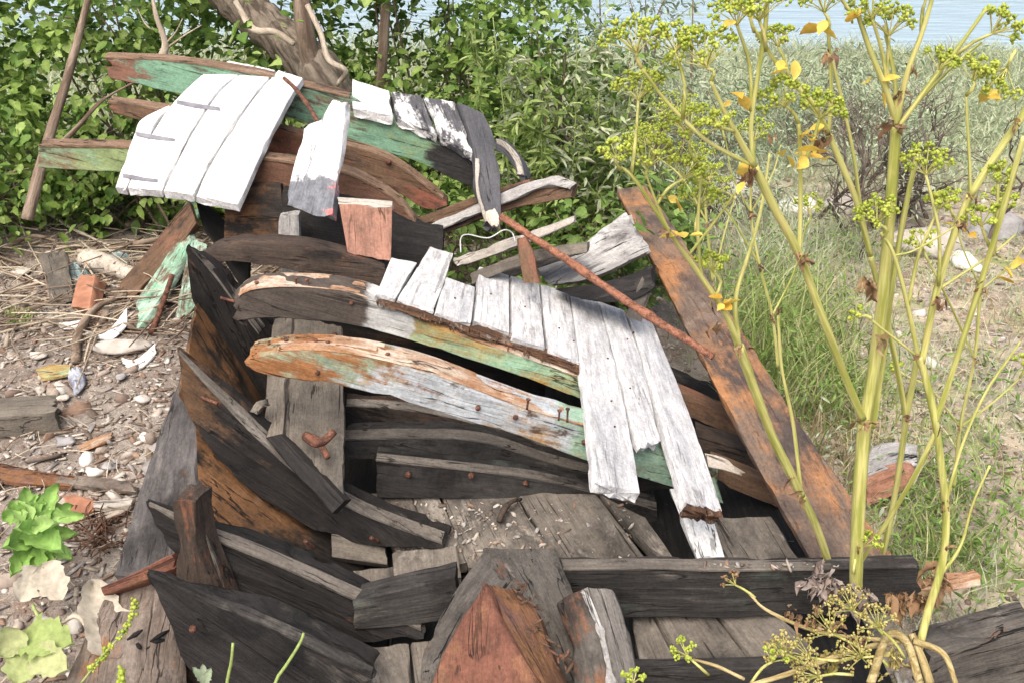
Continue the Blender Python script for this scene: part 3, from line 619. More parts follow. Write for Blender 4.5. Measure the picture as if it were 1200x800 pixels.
dplank([(459, 302), (450, 324), (441, 345)], [(489, 308), (476, 330), (463, 352)])
dplank([(504, 289), (485, 320), (465, 351)], [(532, 297), (520, 332), (508, 366)])
dplank([(523, 325), (516, 346), (510, 367)], [(557, 336), (555, 358), (552, 381)])
dplank([(562, 312), (559, 344), (556, 376)], [(597, 323), (597, 357), (597, 391)])
dplank([(599, 323), (600, 358), (600, 397)], [(632, 333), (635, 370), (639, 409)])
dplank([(634, 333), (638, 371), (643, 411)], [(666, 342), (673, 384), (680, 426)])
tag(dplank([(668, 342), (681, 430), (690, 500), (697, 568)], [(701, 352), (722, 430), (738, 505), (751, 580)], rag=(.003, .012)), 'longest white plank, its near end broken')
dplank([(702, 353), (724, 430), (741, 500), (752, 527)], [(732, 364), (752, 424), (768, 490), (776, 520)], rag=(.003, .026))
tag(dplank([(734, 365), (754, 426), (778, 510), (803, 595)], [(761, 374), (787, 436), (816, 512), (846, 602)], lift=.006, rag=(.003, .014)), 'outermost white plank with a rotten brown end')
# rotten fringe where the short planks broke off over the beam
m_fibre = wood('rotten_brown_fibres', (.045, .028, .02), (.17, .09, .05), [(GREYW, .34, 16, 1, .07), ((.28, .12, .06), .3, 14, 1, .06)], bump=1, crack=1, dirt=.5)
fp0 = (DP[0] - dpn * .012, dpn)
rot = timber('rotten_plank_ends', [PL(x, y, fp0) + V((0, -.004, 0)) for x, y in ((442, 347), (463, 354), (508, 368), (553, 382), (597, 393), (640, 412), (680, 428))], [PL(x, y, fp0) + V((0, -.004, -.004)) for x, y in ((441, 353), (463, 362), (508, 377), (553, 391), (597, 403), (640, 420), (680, 437))], V((0, .02, .004)), m_fibre, deck, rough=.006, chip=.03, res=.007, warp=.004, ch=.002)
g = Geo()
for k in range(90):
    x = random.uniform(442, 682); y = 350 + (x - 442) * .335 + random.uniform(-2, 6)
    p = PL(x, y, fp0) + V((0, -.006, 0)); dd = V((random.uniform(-.3, .3), -.8, -.9)).normalized() * random.uniform(.004, .013)
    g.tube([p - dd * .6, p + dd * .2, p + dd], [.003, .0028, .0008], 4, .008, .0016)
g.obj('splinters', m_fibre, rot)
pi = [o for o in deck.children if o.name.startswith('deck_plank')][-1]
timber('rotten_end', [PL(801, 589, DP) + dpn * .007, PL(803, 599, DP) + dpn * .002], [PL(842, 596, DP) + dpn * .007, PL(848, 607, DP) + dpn * .002], -dpn * .03, m_fibre, pi, rag=(.008, .014), rough=.006, res=.006, chip=.01, ch=.002)
for x, y in ((347, 336), (362, 336), (301, 337), (385, 409), (370, 409), (618, 474), (655, 487), (665, 489), (456, 421), (338, 409)):
    nail(W(x, y, 2.5 if y < 400 else 2.29) - V((0, 0, .004)), V((random.uniform(-.15, .15), 0, 1)), random.uniform(.018, .032), deck)
for x, y, Y in ((560, 478, 2.277), (684, 518, 2.30), (604, 489, 2.288), (372, 436, 2.245), (412, 355, 2.497)):
    bolt(W(x, y, Y), V((-.1, -1, .15)), .0052, deck)
for x, y in ((712, 420), (735, 398), (720, 500), (716, 470), (738, 455), (765, 440), (783, 500), (800, 545), (575, 345), (615, 360), (655, 385), (672, 400), (742, 350 + 40), (533, 350)):
    nail(PL(x, y, DP), dpn, .0012, deck, .0014)
# ------------------------------------------------------------------ upper deck section
up = thing('deck_section', 'upper deck section of flaking green beams under a bent sheet of bright white planks', 'deck section', (-.8, 3.2, 0))
tag(timber('deck_beam', WL([(119, 66, 3.56), (205, 71, 3.55), (300, 86, 3.53), (350, 99, 3.52), (410, 114, 3.50), (450, 135, 3.48), (505, 160, 3.45), (558, 186, 3.42)]),
       WL([(121, 90, 3.55), (202, 109, 3.54), (300, 128, 3.52), (350, 141, 3.51), (402, 160, 3.49), (450, 178, 3.47), (500, 195, 3.44), (557, 225, 3.41)]), V((0, .07, .0)), m_greenT, up, rag=(.03, .004)), 'long arched beam with flaking mint green paint')
timber('deck_beam', WL([(124, 119, 3.46), (184, 127, 3.45), (310, 149, 3.42), (400, 169, 3.40), (440, 180, 3.39), (476, 199, 3.37), (523, 237, 3.35)]),
       WL([(126, 131, 3.45), (161, 141, 3.44), (310, 178, 3.41), (399, 197, 3.39), (459, 222, 3.37), (500, 246, 3.35), (524, 242, 3.34)]), V((0, .07, .0)), m_brown, up, rag=(.02, .0))
tag(timber('deck_beam', WL([(43, 170, 3.20), (150, 172, 3.19), (296, 184, 3.16), (395, 199, 3.12), (440, 218, 3.10), (470, 240, 3.08), (492, 268, 3.06), (505, 296, 3.04)]),
       WL([(43, 197, 3.19), (140, 203, 3.18), (296, 218, 3.15), (350, 227, 3.13), (395, 238, 3.10), (430, 262, 3.08), (455, 296, 3.05), (480, 308, 3.03)]), V((0, .07, .0)), m_olive, up, rag=(.008, .006)), 'olive green beam with an orange cut end')
UB = [o for o in up.children if o.name.startswith('deck_beam')]
worn(UB[0], [(122, 67, 3.56), (205, 71, 3.55), (300, 86, 3.53), (350, 99, 3.52), (410, 114, 3.50)], V((0, .05, .006)), 2.2, mat=m_brownedge)
worn(UB[1], [(126, 119, 3.46), (184, 127, 3.45), (310, 149, 3.42), (400, 169, 3.40), (440, 180, 3.39), (476, 199, 3.37), (520, 234, 3.35)], V((0, .05, .006)), 3, mat=m_brownedge)
worn(UB[2], [(45, 170, 3.20), (150, 172, 3.19), (296, 184, 3.16), (395, 199, 3.12), (440, 218, 3.10), (470, 240, 3.08), (492, 268, 3.06)], V((0, .05, .006)), 3, mat=m_brownedge)
timber('edge_strip', WL([(556, 186, 3.352), (557, 222, 3.243), (568, 262, 3.118)]), WL([(561, 186, 3.346), (562, 222, 3.237), (573, 260, 3.114)]), V((0, .02, -.01)), m_lightgrey, up, rag=(.004, .008), ch=.002, chip=.012)
def yslab(y):
    xs = [(66, 3.74), (78, 3.62), (95, 3.48), (115, 3.36), (150, 3.215), (190, 3.09), (235, 2.985), (250, 2.96)]
    for (a, A), (b, Bq) in zip(xs, xs[1:]):
        if y <= b: return A + (Bq - A) * (y - a) / (b - a)
    return xs[-1][1]
def slab(Lp, Rp, mat=m_whiteclean, **k):
    k = {'rag': (.003, .004), 'ch': .003, 'chip': .003, 'warp': .002, 'rough': .001, **k}
    return timber('deck_plank', [W(x, y, yslab(y)) for x, y in Lp], [W(x, y, yslab(y)) for x, y in Rp], V((.0, .012, -.028)), mat, up, **k)
slab([(325, 82), (297, 116), (261, 169), (244, 198), (227, 230)], [(355, 91), (337, 119), (308, 175), (293, 208), (279, 241)])
slab([(300, 77), (263, 101), (229, 150), (209, 187), (191, 224)], [(323, 82), (295, 115), (259, 168), (242, 197), (225, 229)])
slab([(268, 71), (240, 86), (202, 122), (170, 172), (149, 221)], [(299, 77), (261, 101), (227, 150), (207, 187), (189, 224)])
slab([(196, 124), (166, 139), (157, 157), (145, 190), (135, 219)], [(200, 124), (184, 142), (173, 165), (160, 192), (147, 221)])
for a, b in (((206, 117), (259, 126)), ((158, 154), (208, 163)), ((143, 203), (186, 210))):
    timber('lead_strip', [W(a[0], a[1], yslab(a[1]) - .002), W((a[0] + b[0]) / 2, (a[1] + b[1]) / 2, yslab((a[1] + b[1]) / 2) - .003), W(b[0], b[1], yslab(b[1]) - .002)],
           [W(a[0], a[1] + 5, yslab(a[1] + 5) - .002), W((a[0] + b[0]) / 2, (a[1] + b[1]) / 2 + 5, yslab((a[1] + b[1]) / 2 + 5) - .003), W(b[0], b[1] + 4, yslab(b[1] + 4) - .002)], V((0, .002, -.004)), m_lead, up, ch=.001, warp=.0, rough=.0003)
def cap(a, b, c, d, mat, **k): return board('deck_plank', W(*a), W(*b), W(*c), W(*d), V((0, .01, -.036)), mat, up, chip=.01, **k)
cap((413, 93, 3.62), (414, 128, 3.455), (461, 137, 3.445), (457, 107, 3.60), m_whiteclean, rag=(.002, .006))
cap((458, 107, 3.60), (463, 138, 3.44), (513, 160, 3.42), (493, 112, 3.59), m_capgrey, rag=(.004, .012))
cap((495, 113, 3.59), (516, 161, 3.415), (556, 183, 3.385), (533, 119, 3.57), m_capgrey, rag=(.004, .012))
tag(timber('deck_plank', WL([(535, 119, 3.57), (545, 140, 3.50), (557, 184, 3.36), (558, 222, 3.25), (570, 264, 3.12)]), WL([(568, 133, 3.56), (579, 162, 3.47), (585, 198, 3.34), (587, 228, 3.24), (587, 266, 3.12)]), V((-.012, .02, -.03)), m_capdark, up, rag=(.006, .015)), 'dark slate plank bent down over the edge')
timber('broken_tip', WL([(569, 247, 3.135), (571, 257, 3.11), (577, 267, 3.09)]), WL([(580, 243, 3.135), (585, 254, 3.11), (586, 268, 3.09)]), V((0, .03, -.02)), m_paleend, up, rag=(.005, .01), res=.01)
timber('deck_plank', WL([(578, 163, 3.62), (594, 172, 3.60), (608, 188, 3.57), (618, 207, 3.52)]), WL([(581, 176, 3.55), (596, 186, 3.53), (608, 205, 3.50), (616, 222, 3.47)]), V((.02, .1, -.02)), m_capdark, up, rag=(.006, .008))
timber('edge_strip', WL([(580, 161, 3.61), (597, 170, 3.58), (609, 184, 3.55), (615, 206, 3.50)]), WL([(581, 168, 3.60), (594, 177, 3.57), (602, 190, 3.54), (606, 206, 3.495)]), V((0, .02, -.015)), m_lightgrey, up, rag=(.006, .008))
for x, y, Y in ((505, 293, 2.98), (478, 276, 3.06), (455, 190, 3.37)):
    bolt(W(x, y, Y), V((-.1, -1, .1)), .008, up)

# ------------------------------------------------------------------ loose timbers of the wreck
def loose(name, label, cat, Lp, Rp, ext, mat, **k): return tag(timber(name, WL(Lp), WL(Rp), ext, mat, None, **k), label, cat)
loose('broken_plank', 'white plank stub with a dark grey worn end and a pink fleck', 'plank',
      [(389, 117, 3.06), (374, 142, 3.02), (356, 147, 3.01), (345, 192, 2.93), (334, 243, 2.85)], [(406, 118, 3.06), (404, 142, 3.02), (402, 150, 3.01), (397, 200, 2.93), (389, 261, 2.83)], V((.008, .03, -.014)), m_whiteend, rag=(.01, .016), chip=.008, curve=False)
pp = thing('painted_board', 'faded red-brown panel with a grey top edge under the white plank stub', 'panel', tuple(W(430, 306, 2.84)))
board('panel_board', W(397, 238, 2.85), W(407, 297, 2.78), W(458, 307, 2.77), W(459, 243, 2.84), V((0, .02, .004)), m_pink, pp, chip=.002, warp=.001, rough=.0008)
timber('top_edge', WL([(395, 231, 2.875), (425, 233, 2.872), (460, 236, 2.87)]), WL([(396, 240, 2.845), (426, 243, 2.84), (460, 245, 2.835)]), V((0, .02, -.012)), m_lightgrey, pp, rag=(.004, .004))
loose('curved_beam', 'dark arched beam lying behind the two green beams', 'beam', [(232, 303, 2.73), (256, 290, 2.74), (294, 285, 2.75), (345, 287, 2.75), (389, 296, 2.75), (452, 316, 2.74)], [(236, 316, 2.72), (267, 307, 2.72), (294, 310, 2.73), (345, 318, 2.73), (389, 330, 2.73), (446, 346, 2.72)], V((0, .075, .0)), m_darkbrown, rag=(.01, .01))
sh = thing('heavy_timber', 'thick grey timber with an oblique end and a rusty bolt pushed through', 'timber', tuple(W(360, 560, 2.2)))
timber('timber', [W(345, 368, 2.80), W(340, 420, 2.56), W(332, 508, 2.22)], [W(402, 382, 2.78), W(404, 450, 2.46), W(405, 584, 2.08)], V((-.012, .015, -.055)), m_grey, sh, rag=(.01, .0), ch=.006, curve=False)
timber('side_face', [W(318, 374, 2.775), W(313, 440, 2.46), W(310, 512, 2.215)], [W(344, 369, 2.785), W(339, 420, 2.545), W(331, 507, 2.205)], V((.01, .02, -.03)), m_grey, sh, ch=.004, rag=(.004, 0), curve=False)
timber('cut_end', [W(310, 513, 2.21), W(350, 560, 2.115), W(388, 602, 2.04)], [W(331, 508, 2.205), W(366, 545, 2.135), W(405, 585, 2.065)], V((.01, .03, -.02)), m_tar, sh, ch=.004, rag=(0, 0), curve=False)
g = Geo()
g.tube([W(358, 510, 2.20), W(373, 519, 2.16), W(392, 505, 2.17)], [.013, .014, .009], 8, .01, .003); g.tube([W(366, 510, 2.2), W(375, 520, 2.165), W(384, 536, 2.13)], [.008, .011, .008], 8, .01, .003)
tag(g.obj('bolt', m_iron, sh), 'rusty forked bolt')
g = Geo(); g.tube([W(366, 395, 2.6), W(378, 403, 2.5), W(385, 412, 2.5)], [.012, .014, .012], 8, .01, .003); g.tube([W(372, 405, 2.5), W(394, 392, 2.5)], [.01, .01], 8, .01, .003)
g.obj('bolt', m_iron, sh)
loose('iron_bracket', 'small dark square bracket between the pointed rib and grey timber', 'bracket', [(292, 481, 2.24), (300, 470, 2.26), (311, 467, 2.28)], [(300, 486, 2.23), (306, 478, 2.245), (313, 475, 2.265)], V((.004, .02, -.01)), m_grey, ch=.002)
loose('grey_post', 'short silvery grey post standing in the dark hole left of the red-brown panel', 'post', [(327, 252, 2.92), (326, 290, 2.9), (326, 332, 2.88)], [(350, 250, 2.92), (351, 290, 2.9), (352, 332, 2.88)], V((0, .04, 0)), m_drift, rag=(.01, .0))
loose('loose_beam', 'brown and grey beam end sticking out right of the dark slate plank', 'beam', [(497, 268, 3.16), (545, 246, 3.24), (600, 222, 3.32), (648, 206, 3.38), (676, 216, 3.36)], [(502, 282, 3.13), (550, 263, 3.21), (605, 244, 3.28), (650, 236, 3.31), (672, 232, 3.33)], V((.02, .08, -.02)), m_brown, rag=(.01, .012), curve=False)
loose('pale_batten', 'pale top batten along the brown beam end right of the slate plank', 'batten', [(500, 264, 3.15), (560, 239, 3.235), (610, 217, 3.31), (650, 204, 3.37), (676, 214, 3.36)], [(503, 275, 3.12), (562, 250, 3.205), (612, 231, 3.275), (645, 218, 3.325), (672, 222, 3.34)], V((.0, .02, -.012)), m_drift, rag=(.01, .012), curve=False)
loose('loose_beam', 'dark beam with a bare brown edge behind the slate plank end', 'beam', [(486, 256, 3.28), (545, 234, 3.34), (624, 208, 3.42)], [(490, 268, 3.26), (548, 250, 3.31), (626, 224, 3.39)], V((.02, .05, -.02)), m_brown, rag=(.01, .012))
loose('pale_batten', 'long pale grey batten above the white planks, beside the wire loop', 'batten', [(528, 304, 2.98), (600, 278, 3.10), (673, 252, 3.22)], [(534, 314, 2.96), (606, 289, 3.08), (674, 260, 3.20)], V((.01, .03, -.012)), m_lightgrey, rag=(.01, .008))
loose('pale_batten', 'shaded grey batten lying just behind the white planks', 'batten', [(548, 322, 2.92), (620, 296, 3.0), (690, 285, 3.05)], [(552, 334, 2.90), (624, 308, 2.98), (690, 296, 3.03)], V((.01, .05, -.012)), m_grey, rag=(.01, .008))
loose('wooden_stub', 'short brown stub leaning above the middle of the white planks', 'stub', [(605, 279, 2.93), (608, 305, 2.89), (613, 332, 2.85)], [(619, 276, 2.93), (627, 303, 2.89), (634, 332, 2.85)], V((0, .03, -.01)), m_brown, rag=(.006, 0))
loose('driftwood_log', 'pale weathered log leaning beside the head of the long rusty plank', 'log', [(622, 318, 3.2), (668, 297, 3.3), (704, 268, 3.42), (738, 248, 3.56)], [(640, 336, 3.12), (690, 326, 3.16), (726, 310, 3.24), (764, 292, 3.34)], V((.02, .10, -.05)), m_drift, rag=(.02, .03), warp=.016, rough=.006)
loose('dark_timber', 'thin dark grey timber running behind the pale battens to the weathered log', 'timber', [(548, 330, 3.04), (620, 303, 3.12), (684, 286, 3.18)], [(552, 342, 3.0), (622, 317, 3.08), (686, 297, 3.14)], V((.01, .06, -.02)), m_frame, rag=(.01, .02))
loose('dark_timber', 'black curved timber behind the right corner of the white planks', 'timber', [(650, 340, 2.98), (700, 333, 3.0), (735, 323, 3.06), (766, 311, 3.1)], [(676, 352, 2.93), (712, 356, 2.93), (744, 352, 2.97), (772, 336, 3.02)], V((.02, .08, -.03)), m_tar, warp=.008, rag=(.01, .02))
loose('wooden_stub', 'grey stub standing between the rusty rod and the long rusty plank', 'stub', [(752, 322, 3.06), (744, 345, 3.0), (734, 372, 2.94)], [(768, 330, 3.06), (760, 352, 3.0), (752, 378, 2.94)], V((0, .03, -.01)), m_grey, rag=(.01, .0))
loose('broken_plank', 'pale green-white strip hanging below the outermost white plank', 'plank', [(786, 572, 2.28), (800, 610, 2.18), (818, 655, 2.09)], [(826, 572, 2.29), (838, 612, 2.18), (852, 662, 2.09)], V((.0, .02, -.02)), m_whitegreen, rag=(.0, .014))
m_rot = bpy.data.materials['rotten_brown_fibres']
loose('rotten_chunk', 'rust-brown rotten chunk on the lower end of the green-white strip', 'wood chunk', [(818, 643, 2.125), (832, 648, 2.115), (845, 657, 2.10)], [(820, 654, 2.10), (833, 659, 2.09), (848, 663, 2.085)], V((0, .02, -.02)), m_rot, rough=.006, res=.006, rag=(.006, .008))
loose('splintered_strip', 'thin pale splintered strip poking out right of the outermost white plank', 'strip', [(828, 532, 2.35), (850, 537, 2.36), (880, 556, 2.36)], [(830, 548, 2.33), (850, 552, 2.34), (879, 561, 2.35)], V((0, .03, -.015)), m_paleend, rag=(0, .03), res=.012)
loose('rusty_plank', 'long flat rusty plank propped up on the right side of the wreck', 'plank', [(722, 221, 4.2), (800, 376, 3.05), (860, 493, 2.50), (958, 668, 1.98)], [(758, 217, 4.22), (862, 376, 3.04), (935, 490, 2.50), (1046, 650, 2.00)], V((.004, .006, -.03)), m_rusty, rag=(.004, .004), ch=.004, warp=.004, res=.03, chip=.004)
g = Geo(); g.tube([W(587, 254, 3.08), W(660, 302, 2.93), (W(745, 360, 2.74)), W(836, 418, 2.58)], [.0125, .013, .0135, .012], 12, .006, .0034)
tag(g.obj('rusty_rod', stonemat('flaking_rust', (.13, .055, .035), (.32, .14, .085), 60, .9, (.46, .30, .23), 1.0)), 'flaky rusty iron rod lying across to the long rusty plank', 'rod')
g = Geo(); g.tube([W(540, 296, 2.93), W(540, 280, 2.95), W(548, 275, 2.96), (W(572, 279, 2.97)), W(590, 270, 3.0), W(600, 273, 3.02), W(604, 284, 3.0)], [.0022, .0022], 6, .006)
tag(g.obj('wire', stonemat('pale_wire', (.4, .4, .4), (.55, .55, .55))), 'thin pale wire looped above the white planks', 'wire')
g = Geo(); g.tube([W(333, 92, 3.4), W(345, 103, 3.3), W(360, 122, 3.18), W(372, 142, 3.05)], [.006, .007, .008, .007], 7, .012, .002)
tag(g.obj('rusty_spike', m_iron), 'thin rusty spike leaning between the bent white planks and the white stub', 'spike')
# the piece of white deck lying right of the tall stems
pw = thing('broken_plank', 'broken board with a grey-white face and rusty sides right of the thick stems', 'plank', tuple(W(1045, 560, 2.65)))
timber('board', WL([(1012, 548, 2.6), (1030, 518, 2.72), (1078, 520, 2.74)]), WL([(1014, 560, 2.56), (1050, 548, 2.60), (1078, 545, 2.64)]), V((0, .01, -.03)), m_drift, pw, rag=(.01, .01))
timber('board', WL([(1014, 562, 2.555), (1050, 549, 2.59), (1077, 546, 2.63)]), WL([(1016, 596, 2.5), (1048, 580, 2.53), (1074, 566, 2.58)]), V((0, .03, 0)), wood('rusty_side', (.14, .07, .045), (.3, .15, .09), [((.35, .18, .12), .5, 6, 1, .1)], crack=.6), pw, rag=(.01, .01))
loose('rusty_stub', 'short rust-brown stick end on the ground right of the dark cross frame', 'stub', [(1075, 690, 2.0), (1110, 680, 2.02), (1152, 672, 2.04)], [(1076, 702, 1.98), (1112, 694, 2.0), (1152, 686, 2.02)], V((0, .03, 0)), m_baretop, rag=(.01, .012))
# ------------------------------------------------------------------ ground
def gz(x, y):
    h = .035 * nz(V((x * .9, y * .9, 3))) + .018 * nz(V((x * 3, y * 3, 7)))
    if y > 9.9: h -= .35 * min(1, (y - 9.9) / 1.6) ** 1.3
    if x < -.6 and y < 5: h += .02
    # low heap under the far end of the wreck
    h += .22 * math.exp(-(((x - .45) / .6) ** 2 + ((y - 3.6) / .5) ** 2))
    h += .10 * math.exp(-(((x + .8) / .7) ** 2 + ((y - 3.8) / .5) ** 2))
    return h
def axis(lo, hi, dense_lo, dense_hi, d, grow=1.16):
    a = list(np.arange(dense_lo, dense_hi, d)); s = d
    while a[-1] < hi: s *= grow; a.append(a[-1] + s)
    s = d; left = []
    x = dense_lo
    while x > lo: s *= grow; x -= s; left.append(x)
    return left[::-1] + a
xs = axis(-260, 260, -2.6, 3.2, .03); ys = axis(-60, 400, .6, 6.5, .03)
vs = np.array([(x, y, gz(x, y) + (.006 * nz(V((x * 22, y * 22, 1))) + .004 * nz(V((x * 60, y * 60, 4))) if (-2.7 < x < 3.3 and .5 < y < 6.6) else 0)) for y in ys for x in xs])
nx = len(xs); ii = np.arange((len(ys) - 1) * nx).reshape(len(ys) - 1, nx)[:, :-1].ravel()
fs = np.stack([ii, ii + 1, ii + nx + 1, ii + nx], 1)
t = NT('bare_earth'); tc = t.n('ShaderNodeTexCoord'); v = tc.outputs['Object']
a1 = t.noise(v, 1.3, 6, .6); a2 = t.noise(v, 9, 6, .65); a3 = t.noise(v, 60, 5, .7); a4 = t.noise(v, 200, 3, .6)
col = t.mix(t.step(a2, .35, .68), (.185, .15, .125), (.345, .305, .265))
col = t.mix(t.math('MULTIPLY', t.step(a1, .50, .68), .7), col, (.40, .355, .31))
col = t.mix(t.math('MULTIPLY', t.step(t.noise(v, 3.1, 5, .65), .54, .66), .5), col, (.26, .15, .10))
col = t.mix(t.step(a3, .56, .66), col, (.44, .40, .35)); col = t.mix(t.math('MULTIPLY', t.step(a4, .52, .66), .6), col, (.09, .07, .055))
# straw thatch and moss among the gravel on the right
sx2 = t.n('ShaderNodeSeparateXYZ'); t.l(v, sx2.inputs[0])
rt = t.step(t.math('ADD', sx2.outputs[0], t.math('MULTIPLY', a1, .8)), .9, 1.5)
col = t.mix(t.math('MULTIPLY', rt, t.step(t.noise(v, 7, 6, .7), .38, .6)), col, t.mix(a3, (.36, .29, .20), (.58, .51, .40)))
col = t.mix(t.math('MULTIPLY', rt, t.math('MULTIPLY', t.step(t.noise(v, 4.2, 6, .7), .5, .64), .8)), col, (.22, .27, .09))
# turf from 5.5 m on
sx = t.n('ShaderNodeSeparateXYZ'); t.l(v, sx.inputs[0])
gm = t.step(t.math('ADD', sx.outputs[1], t.math('MULTIPLY', a1, 1.6)), 6.2, 7.4)
col = t.mix(gm, col, t.mix(a2, (.22, .25, .13), (.40, .40, .27)))
m_ground = t.done(t.bsdf(col, .95, t.math('ADD', t.math('ADD', a2, t.math('MULTIPLY', a3, .5)), t.math('MULTIPLY', a4, .25)), .9, .02, .1))
tag(mesh_obj('ground', vs, fs, m_ground), kind='structure')
# water beyond the meadow
t = NT('pale_water'); tc = t.n('ShaderNodeTexCoord'); wv = t.noise(t.mapping(tc.outputs['Object'], (.35, 1.6, 1)), 2.6, 5, .6)
m_water = t.done(t.bsdf((.33, .43, .48), .18, wv, .5, .12, .4))
wm = mesh_obj('water', [(-240, 10.4, -.12), (240, 10.4, -.12), (240, 380, -.12), (-240, 380, -.12)], [(0, 1, 2, 3)], m_water); tag(wm, kind='structure')
# far shore
hv, hf = [], []
for i in range(121):
    x = -200 + i * 400 / 120; h = 5 + 4 * nz(V((x * .02, 1, 1))) + 1.2 * nz(V((x * .11, 4, 1)))
    hv += [(x, 150, -.3), (x, 158, h * .6), (x, 175, h), (x, 220, -.3)]
for i in range(120):
    for k in range(3): hf.append((i * 4 + k, i * 4 + 4 + k, i * 4 + 5 + k, i * 4 + 1 + k))
tag(mesh_obj('hills', hv, hf, stonemat('far_shore', (.08, .11, .06), (.16, .18, .11), .3)), kind='structure')

def gnd(x, y, dz=0.0):
    p = G(x, y, 0); p = G(x, y, gz(p.x, p.y)); return p + V((0, 0, dz))
def area(n, px):      # random ground points below a picture region
    out = []
    while len(out) < n:
        x0, y0, x1, y1 = px; p = gnd(random.uniform(x0, x1), random.uniform(y0, y1)); out.append(tuple(p))
    return np.array(out)
def field(n, x0, x1, y0, y1, dens=None):
    out = []
    while len(out) < n:
        x, y = random.uniform(x0, x1), random.uniform(y0, y1)
        if dens and random.random() > dens(x, y): continue
        out.append((x, y, gz(x, y)))
    return np.array(out)

# ------------------------------------------------------------------ loose stones, chips and twigs nobody could count
m_peb = rampmat('pebbles', [(.34, .29, .25), (.26, .21, .175), (.44, .40, .36), (.19, .14, .115), (.27, .18, .135), (.52, .49, .45), (.28, .24, .21), (.37, .31, .26), (.31, .26, .22), (.22, .18, .15), (.24, .19, .16), (.40, .35, .30)], 40)
bv, bf = ICO[1]
def inside_boat(x, y): return -.78 + .35 * (y - 2) * -.3 < x < .85 and 1.7 < y < 3.1
def pebbles(n, x0, x1, y0, y1, smin, smax, name='gravel'):
    pts = field(n, x0, x1, y0, y1, lambda x, y: 0 if inside_boat(x, y) else (.45 + .55 * (nz(V((x * 1.8, y * 1.8, 9))) > -.1)))
    s = smin * (smax / smin) ** (rng.random(n) ** 2.2)
    sc3 = s[:, None] * np.stack([1 + .5 * rng.random(n), .7 + .5 * rng.random(n), .4 + .35 * rng.random(n)], -1)
    pts[:, 2] += s * .15
    yaw = rng.random(n) * 6.283; c, q, z, o = np.cos(yaw), np.sin(yaw), np.zeros(n), np.ones(n)
    M3 = np.stack([np.stack([c, -q, z], -1), np.stack([q, c, z], -1), np.stack([z, z, o], -1)], 1)
    return scatter(name, bv, bf, pts, sc3, M3, m_peb, None, None, 'stuff', 'small stones and grit strewn over the bare earth', .16, smooth=False)
pebbles(36000, -2.8, 3.4, 1.2, 6.6, .0025, .013)
def chips(n, regions, name, mat, lmin, lmax, w, th, label):
    cube = np.array([(x, y, z) for x in (-.5, .5) for y in (-.5, .5) for z in (-.5, .5)]); cf = np.array([(0, 1, 3, 2), (4, 6, 7, 5), (0, 4, 5, 1), (2, 3, 7, 6), (0, 2, 6, 4), (1, 5, 7, 3)])
    pts = np.concatenate([field(int(n * fr), *rg, lambda x, y: 0 if inside_boat(x, y) else 1) for fr, rg in regions]); k = len(pts)
    ln = lmin + (lmax - lmin) * rng.random(k) ** 2
    sc3 = np.stack([ln, w * (.4 + rng.random(k)), th * (.5 + rng.random(k))], -1)
    yaw = rng.random(k) * 6.283; pt = rng.normal(size=k) * .12; c, q, cp, sp, z = np.cos(yaw), np.sin(yaw), np.cos(pt), np.sin(pt), np.zeros(k)
    M3 = np.stack([np.stack([c * cp, -q, c * sp], -1), np.stack([q * cp, c, q * sp], -1), np.stack([-sp, z, cp], -1)], 1)
    pts[:, 2] += .006
    return scatter(name, cube, cf, pts, sc3, M3, mat, None, None, 'stuff', label, .12, smooth=False)
m_chip = rampmat('wood_chips', [(.30, .25, .20), (.20, .155, .12), (.38, .335, .28), (.14, .11, .09), (.46, .42, .37), (.24, .16, .115), (.27, .25, .235), (.34, .315, .29)], 60)
L0 = (-2.5, -.7, 1.3, 4.4)
chips(5600, [(.72, L0), (.28, (.9, 2.8, 1.6, 5.2))], 'wood_litter', m_chip, .006, .06, .010, .004, 'splinters and wood chips littering the ground beside the wreck')
def straw(n, rg, mat, name, label, lmin=.05, lmax=.28, r=.0022):
    g = Geo()
    for p in field(n, *rg, lambda x, y: 0 if inside_boat(x, y) else 1):
        a = random.random() * 6.28; ln = random.uniform(lmin, lmax); d = V((math.cos(a), math.sin(a), random.uniform(-.1, .18)))
        p = V(p) + V((0, 0, .008 + .02 * random.random())); b = V((random.uniform(-.2, .2), random.uniform(-.2, .2), random.uniform(-.05, .15))) * ln
        g.tube([p, p + d * ln * .5 + b * .5, p + d * ln], [r * random.uniform(.6, 1.5), r * .5], 4, ln / 4, 0, cap=False)
    return tag(g.obj(name, mat), label, None, None, 'stuff')
m_twig = rampmat('dry_twigs', [(.30, .24, .18), (.20, .15, .11), (.42, .35, .26), (.15, .11, .08), (.50, .43, .33)], 60)
straw(900, L0, m_twig, 'dry_straw', 'dry straws and thin twigs lying on the earth', .04, .16, .0018)
straw(420, (-2.6, -1.0, 3.7, 5.0), m_twig, 'twig_litter', 'heap of grey fallen twigs below the bramble bushes', .15, .6, .005)
straw(1300, (.7, 3.2, 1.9, 6.0), rampmat('pale_straw', [(.50, .42, .27), (.40, .32, .20), (.58, .50, .34), (.30, .23, .15)], 60), 'dry_straw', 'dry stalks lying among the gravel on the right', .04, .2, .0016)

